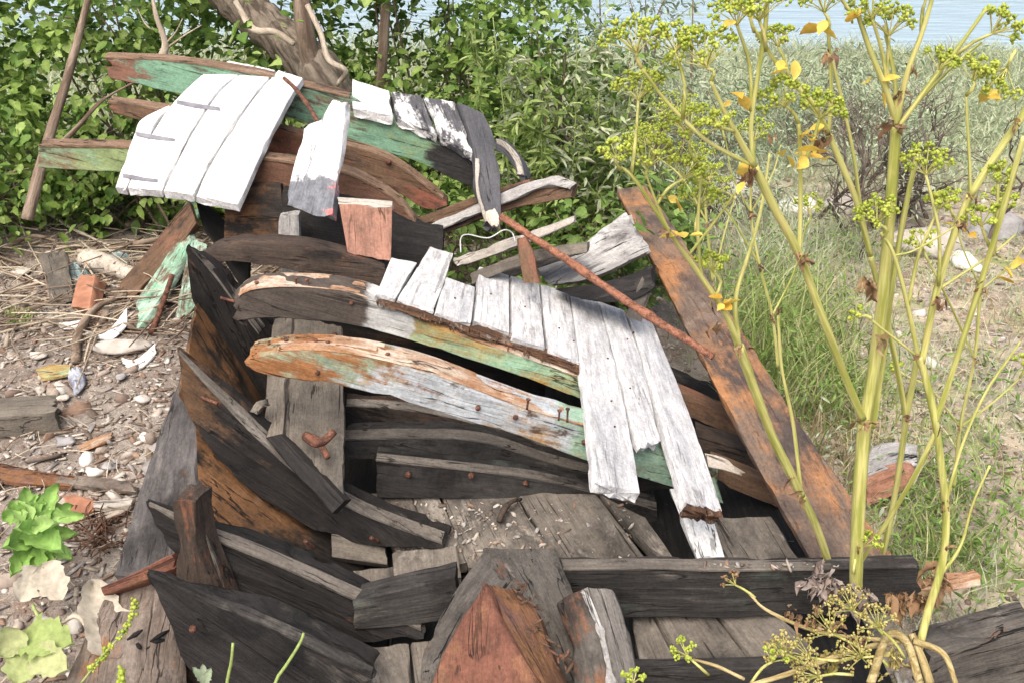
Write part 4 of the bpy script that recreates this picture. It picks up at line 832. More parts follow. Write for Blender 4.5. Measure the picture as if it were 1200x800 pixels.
def chunks(n, rg, mat, name, label, lo, hi, flat):
    cube = ICO[1][0] * .6 + np.sign(ICO[1][0]) * .4; pts = field(n, *rg, lambda x, y: 0 if inside_boat(x, y) else (.25 + .75 * (nz(V((x * 2.3, y * 2.3, 4))) > 0)))
    ln = lo + (hi - lo) * rng.random(n) ** 2.5; s3 = np.stack([ln, ln * (.3 + .5 * rng.random(n)), ln * flat * (.5 + rng.random(n))], -1); pts[:, 2] += s3[:, 2] * .2
    return scatter(name, cube, ICO[1][1], pts, s3, leaf_mats(n, 0) if flat > .4 else np.einsum('nij,jk->nik', leaf_mats(n, 0), np.eye(3)), mat, None, None, 'stuff', label, .14, smooth=False)
chunks(420, L0, m_peb, 'rubble', 'broken half-buried lumps of rubble on the earth', .012, .045, .45)
chunks(380, L0, m_chip, 'wood_litter', 'larger flat broken pieces of wood on the earth', .02, .075, .14)
chunks(260, (.9, 3.2, 2.4, 6.2), m_peb, 'rubble', 'scattered pale lumps of rubble on the right', .012, .05, .45)
# crumbs of wood and dust on the floor boards
q = [PL(random.uniform(450, 740), random.uniform(588, 655), (fl[0] + V((0, 0, .002)), fl[1])) for _ in range(420)]
q += [PL(random.uniform(660, 1000), random.gauss(662, 2), (W(800, 664, 1.9), V((0, 0, 1)))) for _ in range(60)]
q = np.array([tuple(p) for p in q]); s_ = .002 + .006 * rng.random(len(q)) ** 3
scatter('wood_litter', bv, bf, q, np.stack([s_ * (1 + 2 * rng.random(len(q))), s_, s_ * .5], -1), leaf_mats(len(q), 0), m_chip, None, None, 'stuff', 'crumbs of wood and shell on the floor boards', .2, smooth=False)
# ------------------------------------------------------------------ single pieces of rubble and rubbish on the left
m_stoneA = stonemat('pale_rubble', (.36, .32, .28), (.52, .48, .43)); m_stoneW = stonemat('white_rubble', (.58, .56, .52), (.74, .72, .68)); m_stoneB = stonemat('brick_rubble', (.26, .12, .075), (.38, .19, .12)); m_stoneG = stonemat('grey_rubble', (.24, .23, .23), (.36, .35, .34))
def gp(name, label, cat, pts_l, pts_r, dz, ext, mat, **k):
    return tag(timber(name, [gnd(x, y, d) for x, y, d in pts_l], [gnd(x, y, d) for x, y, d in pts_r], V((0, 0, -ext)) if not isinstance(ext, Vector) else ext, mat, None, **k), label, cat)
gp('driftwood_block', 'grey weathered beam end at the left edge of the bare earth', 'wood block', [(-30, 491, .09), (20, 490, .09), (74, 487, .09)], [(-30, 516, .09), (20, 514, .09), (76, 506, .09)], 0, .09, m_grey, rag=(.01, .02))
tb = thing('pale_log', 'pale cream barkless log piece beside the blue-grey netting', 'log', tuple(gnd(128, 325)))
g = Geo(); g.tube([gnd(104, 318, .06), gnd(130, 324, .055), gnd(160, 335, .045)], [.055, .05, .035], 14, .02, .006); g.obj('wood', m_paleend, tb)
gp('grey_board', 'upright grey broken board end beside the red brick lump', 'board', [(50, 325, .12), (56, 344, .08), (60, 362, .02)], [(82, 322, .12), (86, 342, .08), (88, 358, .02)], 0, V((.0, .03, -.02)), m_grey, rag=(.008, .0))
gp('brick_lump', 'red-brown brick lump in front of the pale cream log', 'brick', [(84, 371, .05), (92, 352, .08), (98, 343, .09)], [(108, 374, .04), (114, 358, .08), (118, 345, .09)], 0, V((.02, .04, -.06)), m_stoneB, rag=(.006, .006), ch=.008)
gp('plastic_shard', 'curved white shard with a pointed end, left of the green boards', 'shard', [(95, 392, .03), (122, 396, .02), (152, 375, .06)], [(100, 398, .02), (130, 401, .015), (151, 388, .03)], 0, V((.0, .0, -.006)), m_whiteclean, rag=(.004, .004), ch=.002)
gp('white_shard', 'flat white flake above the curved white shard', 'shard', [(68, 383, .02), (85, 382, .02), (102, 379, .02)], [(70, 389, .02), (88, 389, .02), (103, 385, .02)], 0, .012, m_stoneW, rag=(.01, .01), ch=.003)
gp('white_shard', 'bent white splinter right of the big flat beige stone', 'shard', [(142, 424, .02), (160, 426, .02), (184, 412, .04)], [(144, 430, .01), (164, 434, .01), (186, 418, .02)], 0, .012, m_stoneW, rag=(.01, .01), ch=.003)
tag(rock('flat_stone', gnd(142, 411, .02), (.125, .065, .03), m_stoneA, 3, ang=.25), 'big flat beige stone below the curved white shard', 'stone')
def st(x, y, s, m, seed, label, fl=.6):
    tag(rock('stone', gnd(x, y, s * .25), (s * .85, s * .68, s * .75 * fl), m, seed, sub=2, rot=seed, ang=.8), label, 'stone')
st(142, 443, .028, m_stoneG, 5, 'round grey stone below the big flat beige stone')
st(68, 452, .028, m_stoneA, 8, 'small pale stone just under the painted wood chip'); st(48, 458, .03, m_stoneA, 9, 'pale stone left under the painted wood chip')
st(75, 468, .036, m_stoneA, 12, 'pale angular stone lowest under the painted wood chip', .4); st(173, 514, .032, m_stoneW, 14, 'square white stone near the grey outer plank', .8)
st(128, 548, .035, m_stoneG, 15, 'blue-grey flat pebble beside the white bone-like lump', .35); st(102, 540, .038, m_stoneW, 17, 'white bone-like lump, upper of two', 1.0)
st(112, 556, .04, m_stoneW, 19, 'white bone-like lump, lower and wider of two', .6); st(62, 300, .05, m_stoneA, 21, 'pale stone at the foot of the twig heap', .4)
st(28, 322, .06, m_stoneA, 23, 'long pale stone near the left picture edge below the twig heap', .35); st(196, 425, .02, m_stoneW, 27, 'tiny white stone against the grey outer plank', .9)
st(46, 420, .05, m_stoneA, 31, 'half buried beige stone above the painted wood chip', .4); st(168, 470, .045, m_stoneA, 37, 'half buried beige stone beside the grey outer plank', .4)
st(78, 520, .045, m_stoneG, 41, 'grey stone right of the grey beam end', .4)
gp('painted_chip', 'orange and green painted wood chip by a blue-grey rag', 'wood chip', [(42, 438, .02), (62, 433, .025), (84, 432, .02)], [(46, 448, .02), (66, 446, .02), (86, 441, .02)], 0, .015, m_greenA, rag=(.012, .004))
gp('red_board', 'long rust-red broken board above the rosette of green leaves', 'board', [(-20, 545, .03), (30, 556, .03), (92, 566, .03)], [(-20, 566, .03), (28, 573, .03), (88, 578, .03)], 0, .02, m_redtop, rag=(.01, .03))
gp('red_board', 'dusty rust-brown board running on towards the grey outer plank', 'board', [(62, 563, .03), (110, 566, .03), (165, 574, .03)], [(66, 574, .03), (112, 579, .03), (163, 585, .03)], 0, .02, m_dusty, rag=(.02, .02))
gp('orange_chip', 'orange-brown bark chip below the white stones', 'wood chip', [(92, 528, .02), (112, 519, .025), (134, 510, .02)], [(94, 535, .02), (114, 528, .02), (134, 517, .02)], 0, .012, m_baretop, rag=(.01, .01))
gp('red_board', 'short red-brown board beside the heap of brown roots', 'board', [(76, 590, .03), (95, 589, .03), (118, 596, .03)], [(80, 610, .03), (98, 612, .03), (112, 608, .03)], 0, .02, m_stoneB, rag=(.01, .01))
gp('grey_board', 'thin grey board lying right of the heap of brown roots', 'board', [(108, 596, .03), (135, 594, .03), (160, 592, .03)], [(110, 604, .03), (136, 603, .03), (156, 600, .03)], 0, .015, m_lightgrey, rag=(.01, .01))
# netting and rag
def cloth(name, label, cat, pts, n, mat, hgt):
    vs, fs = [], []; a, b, c, d = [gnd(x, y) for x, y in pts]
    for j in range(n + 1):
        for i in range(n + 1):
            u, w = i / n, j / n; p = a.lerp(b, u).lerp(d.lerp(c, u), w)
            e = min(u, 1 - u, w, 1 - w) * 4
            p = p + V((nz(p * 13), nz(p * 13 + V((3, 3, 3))), 0)) * .02
            p.z += .008 + hgt * min(1, e) * (.5 + abs(nz(V((u * 5, w * 5, hgt * 100)))) + .4 * abs(nz(V((u * 14, w * 9, 2))))); vs.append(p)
    for j in range(n):
        for i in range(n):
            if random.random() > .03: fs.append((j * (n + 1) + i, j * (n + 1) + i + 1, (j + 1) * (n + 1) + i + 1, (j + 1) * (n + 1) + i))
    o = mesh_obj(name, vs, fs, mat, None, Matrix.Translation(a)); md = o.modifiers.new('thickness', 'SOLIDIFY'); md.thickness = .003
    return tag(o, label, cat)
cloth('fishing_net', 'crumpled blue-grey fishing net behind the pale cream log', 'net', [(62, 312), (104, 316), (112, 342), (66, 336)], 26, stonemat('net_fibre', (.22, .32, .34), (.42, .50, .50), 60, .95, bump=1.2), .05)
cloth('fishing_net', 'second blue-grey net scrap above the pale cream log', 'net', [(108, 300), (150, 302), (152, 314), (110, 312)], 20, bpy.data.materials['net_fibre'], .04)
cloth('rag', 'small blue-grey rag on the painted wood chip', 'rag', [(82, 438), (99, 432), (101, 452), (86, 466)], 16, stonemat('rag_cloth', (.17, .18, .23), (.40, .42, .46), 22), .025)
# broken boards against the hull
gp('broken_timber', 'brown broken timber leaning from the ground onto the pointed rib', 'timber', [(138, 352, .06), (180, 330, .16), (232, 302, .30)], [(150, 364, .03), (196, 340, .12), (240, 322, .26)], 0, V((.0, .05, -.04)), m_brown, rag=(.03, .004))
gp('green_board', 'white and green board with a rotten end beside the pointed rib', 'board', [(160, 366, .05), (192, 341, .12), (226, 318, .24)], [(160, 394, .02), (196, 362, .08), (232, 330, .20)], 0, V((.02, .02, -.02)), m_greenchip, rag=(.03, .0))
gp('green_board', 'pale green board standing between the broken boards and the hull', 'board', [(206, 378, .02), (216, 356, .1), (232, 330, .2)], [(232, 378, .02), (238, 356, .1), (246, 338, .2)], 0, V((.01, .03, 0)), m_greenchip)
gp('green_board', 'narrow mint green board above the brown broken timber', 'board', [(222, 290, .22), (232, 282, .25), (241, 271, .29)], [(234, 300, .18), (243, 292, .22), (249, 283, .25)], 0, V((.01, .03, 0)), m_greenchip)
g = Geo(); g.tube([gnd(178, 396, .02), gnd(190, 380, .06), gnd(207, 355, .13)], [.012, .012, .011], 8, .01, .002); tag(g.obj('rusty_rod', m_iron), 'short rusty bar leaning among the green broken boards', 'rod')
def branch(name, label, pts, r, mat=None):
    g = Geo(); g.tube([gnd(*p) for p in pts], r, 8, .02, .003); return tag(g.obj(name, mat or m_bark), label, 'branch')
m_bark = bark('grey_brown_bark', (.12, .085, .06), (.30, .235, .18))
m_barkp = bark('pale_bark', (.30, .25, .19), (.52, .45, .36))
branch('bent_branch', 'dark bent branch right of the big flat beige stone', [(90, 428, .02), (92, 405, .03), (105, 385, .05), (122, 372, .06), (150, 358, .05)], [.020, .018, .016, .012])
branch('fallen_branch', 'long pale stick sloping down from the left over the twig heap', [(12, 268, .05), (48, 262, .08), (90, 282, .06), (130, 295, .03)], [.008, .010, .009, .006], m_barkp)
branch('fallen_branch', 'thick fallen grey branch along the twig heap', [(48, 262, .05), (90, 252, .09), (130, 245, .08), (185, 240, .05)], [.018, .02, .016, .010])
branch('fallen_branch', 'thin fallen branch below the thick one on the twig heap', [(125, 300, .03), (160, 297, .05), (200, 290, .06), (228, 284, .08)], [.016, .015, .012, .010])
branch('fallen_branch', 'fallen branch just behind the thin one on the twig heap', [(150, 275, .05), (180, 268, .08), (210, 266, .06), (238, 260, .07)], [.014, .015, .012, .010])
branch('fallen_branch', 'short twisted branch on the left end of the twig heap', [(8, 300, .04), (40, 290, .06), (70, 292, .04)], [.012, .012, .008])
g = Geo()
for k in range(70):
    p = gnd(118 + random.gauss(0, 16), 630 + random.gauss(0, 14), .012); a = random.random() * 6.28; d = V((math.cos(a), math.sin(a), random.uniform(0, .6))) * random.uniform(.03, .09)
    g.tube([p, p + d * .5 + V((random.gauss(0, .015), random.gauss(0, .015), .015)), p + d], [.003, .0015], 5, .015, .001, cap=False)
tag(g.obj('root_clump', bark('brown_roots', (.055, .03, .02), (.16, .09, .06))), 'clump of brown fibrous roots beside the rosette of green leaves', 'roots')
g = Geo()
for k in range(40):
    p = W(185 + random.gauss(0, 14), 768 + random.gauss(0, 14), 1.74); a = random.random() * 6.28; d = V((math.cos(a), math.sin(a), random.uniform(-.3, .6))) * random.uniform(.015, .035)
    g.tube([p - d, p, p + d], [.002, .006, .002], 5, .012, .002)
tag(g.obj('charred_bits', m_black), 'heap of charred black bits in front of the lowest pointed rib', 'charcoal')
# rocks and stony bank on the right
for k, (x, y, s, m, lab) in enumerate(((870, 232, .16, m_stoneA, 'pale rock behind the tall stems, left end of the stony bank'), (930, 248, .13, m_stoneW, 'white rock in the middle of the stony bank'), (990, 245, .12, m_stoneA, 'beige rock right of the white one on the stony bank'),
      (1085, 290, .17, m_stoneA, 'wide beige rock under the dry bush'), (1170, 270, .16, m_stoneG, 'grey rock at the right end of the stony bank'), (1130, 310, .08, m_stoneW, 'small white rock in front of the dry bush'), (880, 285, .06, m_stoneW, 'small white rock in front of the stony bank'), (1080, 226, .09, m_stoneA, 'beige rock half under the dry bush'))):
    tag(rock('rock', gnd(x, y, s * .15), (s * 1.3, s, s * .5), m, 50 + k, rot=k), lab, 'rock')
# ------------------------------------------------------------------ shrubs
m_lf1 = leafmat('bramble_leaf', [(.065, .135, .028), (.14, .24, .05), (.24, .35, .08), (.36, .47, .15)])
m_lf2 = leafmat('shrub_leaf_light', [(.13, .20, .05), (.22, .31, .08), (.31, .40, .13), (.42, .49, .21)])
m_lf3 = leafmat('herb_leaf', [(.10, .18, .04), (.18, .29, .07), (.28, .38, .12)])
m_pale = leafmat('pale_sage_leaf', [(.24, .31, .19), (.33, .40, .27), (.42, .48, .34)], .25)
m_grass = leafmat('fresh_grass', [(.17, .25, .06), (.27, .35, .10), (.37, .42, .17), (.50, .48, .28)])
m_meadow = leafmat('meadow_grass', [(.34, .40, .24), (.40, .46, .29), (.46, .51, .34), (.53, .53, .39)])
m_dry = leafmat('dry_grass', [(.34, .28, .17), (.45, .38, .24), (.28, .22, .14)], .2)
m_stemg = leafmat('green_stem', [(.16, .24, .05), (.24, .32, .09), (.30, .36, .13)], .1)

def shrub(name, label, cat, base, rad, h, nleaf, size, kind, mat, nst=26, group=None, clumps=46, spread=.10, stem_r=.008, bare=.0, barkm=None, droop=.5):
    b = V(base); r = thing(name, label, cat, base, group)
    cs = []
    for k in range(clumps):
        a = random.random() * 6.28; q = math.sqrt(random.random()); z = random.uniform(.04 + bare, 1.0)
        prof = math.sin(min(1, .25 + z * .75) * math.pi * .85) ** .6
        cs.append((b.x + rad[0] * q * prof * math.cos(a), b.y + rad[1] * q * prof * math.sin(a), b.z + h * z))
    cs = np.array(cs); per = rng.integers(0, clumps, nleaf); wgt = .5 + rng.random(clumps)
    pos = cs[per] + rng.normal(size=(nleaf, 3)) * spread * wgt[per][:, None] * np.array([1, 1, .85])
    keep = pos[:, 2] > b.z + .01; pos = pos[keep]
    s = size * (.35 + 1.05 * rng.random(len(pos)) ** 1.3)
    leaves('foliage', pos, s, kind, mat, r, pos - np.array([b.x, b.y, b.z + h * .4]), droop)
    g = Geo()
    for k in range(nst):
        e = V(cs[k % clumps]); s0 = b + V((random.gauss(0, rad[0] * .35), random.gauss(0, rad[1] * .35), -.03)); m = s0.lerp(e, .5) + V((random.gauss(0, .06), random.gauss(0, .06), h * .08))
        g.tube([s0, m, e + V((0, 0, .05))], [stem_r, stem_r * .8, stem_r * .35], 6, .06, .001)
        for q in range(3):
            f = s0.lerp(e, random.uniform(.4, .9)); g.tube([f, f + V((random.gauss(0, .12), random.gauss(0, .1), random.uniform(0, .15)))], [stem_r * .45, stem_r * .2], 5, .06)
    g.obj('stems', barkm or m_bark, r)
    return r
BG = 'leafy bushes behind the wreck'
def gpt(x, y): return (x, y, gz(x, y))
shrub('bramble_bush', 'bramble bush filling the upper left corner behind the leaning bare stick', 'bush', gpt(-2.75, 5.0), (.55, .5), 1.5, 3800, .060, 'bramble', m_lf1, group=BG)
shrub('bramble_bush', 'dense dark bramble bush behind the ragged end of the long mint green beam', 'bush', gpt(-1.95, 5.15), (.6, .55), 1.55, 6400, .056, 'bramble', m_lf1, group=BG, clumps=120, spread=.075)
shrub('bramble_bush', 'bramble bush just left of the leaning tree trunk', 'bush', gpt(-1.2, 5.45), (.55, .5), 1.6, 5000, .056, 'bramble', m_lf1, group=BG, clumps=95, spread=.075)
shrub('bramble_bush', 'bramble bush close behind the tree trunk on its right side', 'bush', gpt(-.45, 5.3), (.55, .5), 1.6, 5600, .054, 'bramble', m_lf1, group=BG, clumps=95, spread=.075)
shrub('leafy_shrub', 'mid green shrub with small leaves behind the dark slate plank', 'shrub', gpt(.1, 5.0), (.5, .45), 1.25, 6500, .042, 'ovate', m_lf1, group=BG, clumps=110, spread=.07)
shrub('leafy_shrub', 'tall light green shrub with thin upright shoots left of the meadow', 'shrub', gpt(.62, 5.3), (.48, .4), 1.2, 2600, .05, 'lance', m_pale, group=BG, clumps=110, spread=.09)
shrub('low_herbs', 'low fresh green herbs between the grey logs and the shrubs', 'herbs', gpt(.42, 4.35), (.50, .38), .42, 2600, .05, 'ovate', m_lf3, clumps=60, spread=.06, stem_r=.003)
shrub('low_herbs', 'low dark green herbs beside the head of the long rusty plank', 'herbs', gpt(.42, 3.62), (.16, .14), .30, 420, .05, 'lobed', m_lf3, clumps=26, spread=.05, stem_r=.003)
shrub('low_herbs', 'green herb patch under the arched beams left of the slate plank', 'herbs', gpt(-.35, 4.3), (.45, .3), .5, 1500, .05, 'ovate', m_lf3, clumps=50, spread=.06, stem_r=.003)
shrub('ivy_clump', 'bright green ivy leaves below the bent white planks', 'ivy', tuple(gnd(200, 268)), (.16, .12), .16, 90, .085, 'ovate', m_lf3, clumps=16, spread=.05, stem_r=.003, nst=8)
shrub('ivy_clump', 'small bright green leaf pair under the olive beam', 'ivy', tuple(gnd(140, 262)), (.05, .04), .14, 14, .09, 'ovate', m_lf3, clumps=5, spread=.04, stem_r=.003, nst=4)
shrub('sage_bush', 'pale sage green bush far back in the meadow behind the tall stems', 'bush', gpt(1.35, 6.4), (.5, .4), .5, 2400, .05, 'lance', m_pale, clumps=60, stem_r=.004)
shrub('sage_bush', 'pale grey-green bush left of the dry twiggy bush', 'bush', gpt(2.2, 6.7), (.6, .4), .55, 2600, .05, 'lance', m_pale, clumps=60, stem_r=.004)
shrub('sage_bush', 'grey-green low bush behind the rusty stub at the stony bank', 'bush', gpt(1.15, 5.2), (.4, .25), .32, 1500, .045, 'lance', m_pale, clumps=40, stem_r=.004)
shrub('bramble_bush', 'small bramble shoots hanging in front of the leaning tree trunk', 'bush', gpt(-1.12, 4.5), (.2, .12), 1.15, 170, .07, 'bramble', m_lf1, clumps=26, spread=.05, nst=10, stem_r=.004, bare=.25)
# sword-leaved clump, far left
ir = thing('sword_leaf_plant', 'clump of sword-shaped green leaves left of the olive beam', 'plant', tuple(gnd(48, 232)))
c0 = gnd(48, 232); pp_ = np.array([(c0.x + random.gauss(0, .16), c0.y + random.gauss(0, .10), c0.z) for _ in range(70)])
blades('leaves', pp_, .40 + .28 * rng.random(70), .22 + .25 * rng.random(70), m_lf3, .036, ir, seg=7)
# the leaning tree
tr = thing('tree', 'thick leaning grey tree trunk behind the long mint green beam', 'tree', (-.9, 4.75, 0))
tp = [V((-.62, 4.75, -.1)), W(388, 112, 4.75), W(362, 75, 4.8), W(318, 35, 4.9), W(270, -5, 5.0), W(205, -70, 5.1), W(150, -170, 5.2)]
g = Geo(); g.tube(tp, [.15, .115, .105, .10, .095, .08, .06], 20, .02, .016); g.obj('trunk', bark('tree_bark', (.07, .055, .042), (.25, .21, .165), .15, 34), tr)
g = Geo()
g.tube([W(372, 100, 4.72), W(362, 60, 4.72), W(356, 20, 4.72), W(350, -60, 4.75), W(345, -150, 4.8)], [.05, .045, .04, .035, .02], 10, .03, .006)
g.obj('branch', m_bark, tr)
g = Geo(); g.tube([W(395, 100, 4.55), W(405, 84, 4.5), W(385, 70, 4.5), W(376, 40, 4.55), W(360, 6, 4.6)], [.010, .014, .014, .013, .012], 8, .02, .002); g.obj('vine', m_barkp, tr)
g = Geo(); g.tube([W(276, 2, 4.75), W(296, 34, 4.68), W(322, 38, 4.66), W(345, 52, 4.63)], [.012, .018, .016, .012], 8, .02, .002); g.obj('vine', m_barkp, tr)
cp_ = np.array([(-1.3, 5.1, 2.5)]) + rng.normal(size=(1500, 3)) * np.array([.8, .5, .35])
leaves('crown', cp_, .05 + .04 * rng.random(1500), 'ovate', m_lf2, tr)
def bare(name, label, pts, r, mat=None, cat='branch', twigs=()):
    g = Geo(); g.tube([W(*p) if len(p) == 3 else p for p in pts], r, 9, .02, .002)
    for tw in twigs: g.tube([W(*p) for p in tw], [r[-1] * .7, r[-1] * .35], 6, .02, .001)
    return tag(g.obj(name, mat or m_bark), label, cat)
bare('leaning_stick', 'long bare stick leaning in the upper left beside the sword-leaved plant', [(32, 258, 4.05), (55, 170, 4.2), (80, 88, 4.35), (103, 0, 4.5), (110, -40, 4.56)], [.026, .022, .019, .014, .010])
bare('sapling_stem', 'thin upright brown stem right of the leaning tree trunk', [(442, 125, 5.0), (448, 70, 5.0), (452, 0, 5.02), (453, -50, 5.05)], [.028, .027, .024, .02])
bare('dead_twig', 'grey forked dead branch left of the leaning tree trunk', [(188, 70, 4.6), (194, 52, 4.62), (184, 22, 4.66), (178, -5, 4.7)], [.02, .016, .011, .007], m_barkp, 'branch', [[(195, 57, 4.62), (216, 42, 4.6), (236, 30, 4.6)], [(194, 52, 4.62), (206, 38, 4.62), (214, 22, 4.62)], [(190, 40, 4.64), (172, 30, 4.66), (160, 8, 4.7)]])
bare('dead_twig', 'thin dark twig slanting above the thin brown beam at left', [(75, 166, 4.4), (95, 145, 4.42), (120, 118, 4.45), (160, 95, 4.5)], [.014, .011, .007, .004])
# dry twiggy bush, right
db = thing('dry_bush', 'dark leafless twiggy bush in the meadow behind the tall stems', 'bush', tuple(gnd(1100, 275)))
g = Geo(); b0 = gnd(1100, 270); tips = []
def grow(p, d, ln, r, dep):
    e = p + d * ln; mid = p + d * ln * .5 + V((random.gauss(0, .04), random.gauss(0, .04), random.gauss(0, .03))) * ln * 3
    g.tube([p, mid, e], [r, r * .65], 5, .06, 0, cap=False); tips.append(e)
    if dep:
        for k in range(random.choice((2, 3, 3))):
            grow(e if k else mid, (d + V((random.gauss(0, .55), random.gauss(0, .4), random.gauss(.08, .4)))).normalized(), ln * random.uniform(.55, .85), r * .62, dep - 1)
for k in range(13): grow(b0 + V((random.gauss(0, .28), random.gauss(0, .15), -.02)), V((random.gauss(0, .7), random.gauss(0, .3), 1)).normalized(), random.uniform(.22, .36), .014, 4)
g.obj('twigs', bark('dark_dry_bark', (.07, .055, .045), (.2, .165, .14)), db)
tpn = np.array([tuple(p) for p in tips]); tpn = tpn[rng.integers(0, len(tpn), 1700)] + rng.normal(size=(1700, 3)) * .035
leaves('foliage', tpn, .018 + .02 * rng.random(1700), 'lance', m_pale, db)
# ------------------------------------------------------------------ grass
def dens_m(x, y): return min(1, max(.05, (y - 5.4) / 1.4)) * (.55 + .45 * (nz(V((x * .9, y * .9, 2))) > -.15))
p = field(34000, -.2, 8.2, 5.2, 9.75, dens_m); n = len(p)
blades('meadow_grass', p, (.07 + .17 * rng.random(n)) * (.8 + .25 * (p[:, 1] > 7) + np.array([.5 * max(-.55, nz(V((q[0] * 1.3, q[1] * 1.3, 6)))) for q in p])), .2 + .6 * rng.random(n), m_meadow, .011, kind='stuff', label='pale green meadow grass stretching to the water')
p = field(9000, -7, -.2, 5.6, 9.7); n = len(p)
blades('meadow_grass', p, .2 + .3 * rng.random(n), .2 + .6 * rng.random(n), m_meadow, .014, kind='stuff', label='pale meadow grass seen through the bushes on the left')
p = field(5000, 1, 8, 5.4, 9.2, dens_m); 
leaves('meadow_herbs', p + np.array([0, 0, .05]) + np.abs(rng.normal(size=p.shape)) * np.array([0, 0, .08]), .03 + .05 * rng.random(len(p)), 'lance', m_pale, None, None, .2, 'stuff', 'pale leafy herbs among the meadow grass')
def tuft(label, px, py, n, sx, sy, h, mat=m_grass, w=.006, lean=.45, seeds=0, name='grass_tuft', cat='grass tuft', herb=0):
    c = gnd(px, py); r = thing(name, label, cat, tuple(c), 'grass tufts on the bare ground')
    q = np.array([(c.x + random.gauss(0, sx), c.y + random.gauss(0, sy), 0) for _ in range(n)]); q[:, 2] = [gz(a, b) for a, b in q[:, :2]]
    blades('blades', q, h * (.35 + .8 * rng.random(n)), lean * (.3 + rng.random(n)), mat, w, r)
    if herb:
        hp = q[rng.integers(0, n, herb)] + rng.normal(size=(herb, 3)) * np.array([.03, .03, .0]) + np.stack([np.zeros(herb), np.zeros(herb), h * .8 * rng.random(herb)], -1)
        leaves('herb_leaves', hp, .018 + .028 * rng.random(herb), 'lance', m_lf3 if mat is not m_dry else m_pale, r)
    return r
tuft('tall fresh grass right of the middle of the long rusty plank', 905, 420, 420, .13, .22, .34, herb=500)
tuft('feathery pale grass right of the upper part of the long rusty plank', 880, 330, 420, .18, .22, .38, m_meadow, .005, herb=300)
tuft('grass and herbs right of the lower part of the long rusty plank', 960, 470, 380, .14, .16, .24, herb=600)
tuft('thin tall weeds left of the head of the long rusty plank', 705, 255, 420, .26, .28, .5, m_grass, .006, herb=500)
tuft('low weeds around the broken board with rusty sides', 1085, 600, 160, .12, .14, .14, herb=260)
tuft('sparse weeds in the lower right corner beyond the tall stems', 1150, 640, 110, .14, .16, .11, m_meadow, .005, herb=260)
tuft('low green herbs along the stony bank', 1030, 300, 200, .35, .12, .14, m_meadow, .006, herb=300)
tuft('low yellow-green weeds in front of the stony bank', 950, 330, 240, .3, .2, .16, m_meadow, .005, herb=160)
tuft('dry straw-coloured grass left of the head of the long rusty plank', 730, 210, 200, .25, .25, .55, m_dry, .005)
tuft('tiny green sprig on the gravel at the left edge', 22, 375, 26, .03, .03, .08, m_grass, .01, herb=30)
tuft('low grass at the right edge beside the gravel', 1180, 470, 80, .2, .3, .08, m_meadow, .005, herb=150)
tuft('pale grass under the twig heap at left', 60, 250, 140, .35, .12, .14, m_grass, .007, herb=60)

WL_ = ['tall weed behind the dark slate plank, nearest to its bend', 'slim tall weed among the shrubs above the slate plank', 'tall weed standing before the small-leaved shrub', 'tall pale weed in the middle of the shrubs', 'leaning weed above the pale weathered log', 'upright weed just above the brown beam end', 'tall weed left of the rusty plank head, nearest the meadow', 'thin weed between the shrubs and the umbelled plants', 'short weed just left of the rusty plank head', 'tallest weed at the top beside the water', 'weed with drooping tip right of the slim one', 'bushy weed at the edge of the meadow']
for k, (x, y, top) in enumerate(((598, 165, 60), (560, 150, 22), (630, 190, 70), (655, 175, 30), (690, 235, 110), (645, 215, 125), (725, 215, 90), (745, 200, 60), (712, 250, 165), (700, 160, 14), (590, 150, 20), (770, 190, 75))):
    c = W(x, y, 4.35 + .05 * (k % 5)); c = V((c.x, c.y, gz(c.x, c.y))); e = W(x + random.uniform(-22, 22), top, c.y - .05); r = thing('tall_weed', WL_[k], 'weed', tuple(c), 'tall weeds behind the wreck')
    m_ = c.lerp(e, .5) + V((random.gauss(0, .04), random.gauss(0, .04), 0)); g = Geo(); g.tube([c, m_, e], [.006, .002], 6, .06); P = [c, m_, e]; lp = []
    for q in range(5):
        f = catmull(P, .35 + .12 * q); h_ = f + V((random.gauss(0, .09), random.gauss(0, .08), random.uniform(.08, .22))); g.tube([f, h_], [.003, .0015], 5, .05); lp += [tuple(f.lerp(h_, random.random()) + V((random.gauss(0, .012), random.gauss(0, .012), random.gauss(0, .012)))) for _ in range(22)]
    lp += [tuple(catmull(P, random.uniform(.2, 1)) + V((random.gauss(0, .014), random.gauss(0, .014), 0))) for _ in range(60)]
    g.obj('stem', m_stemg, r); lp = np.array(lp); leaves('leaf', lp, (.035 + .045 * rng.random(len(lp))), 'lance', m_lf2 if k % 3 else m_meadow, r, None, .3)

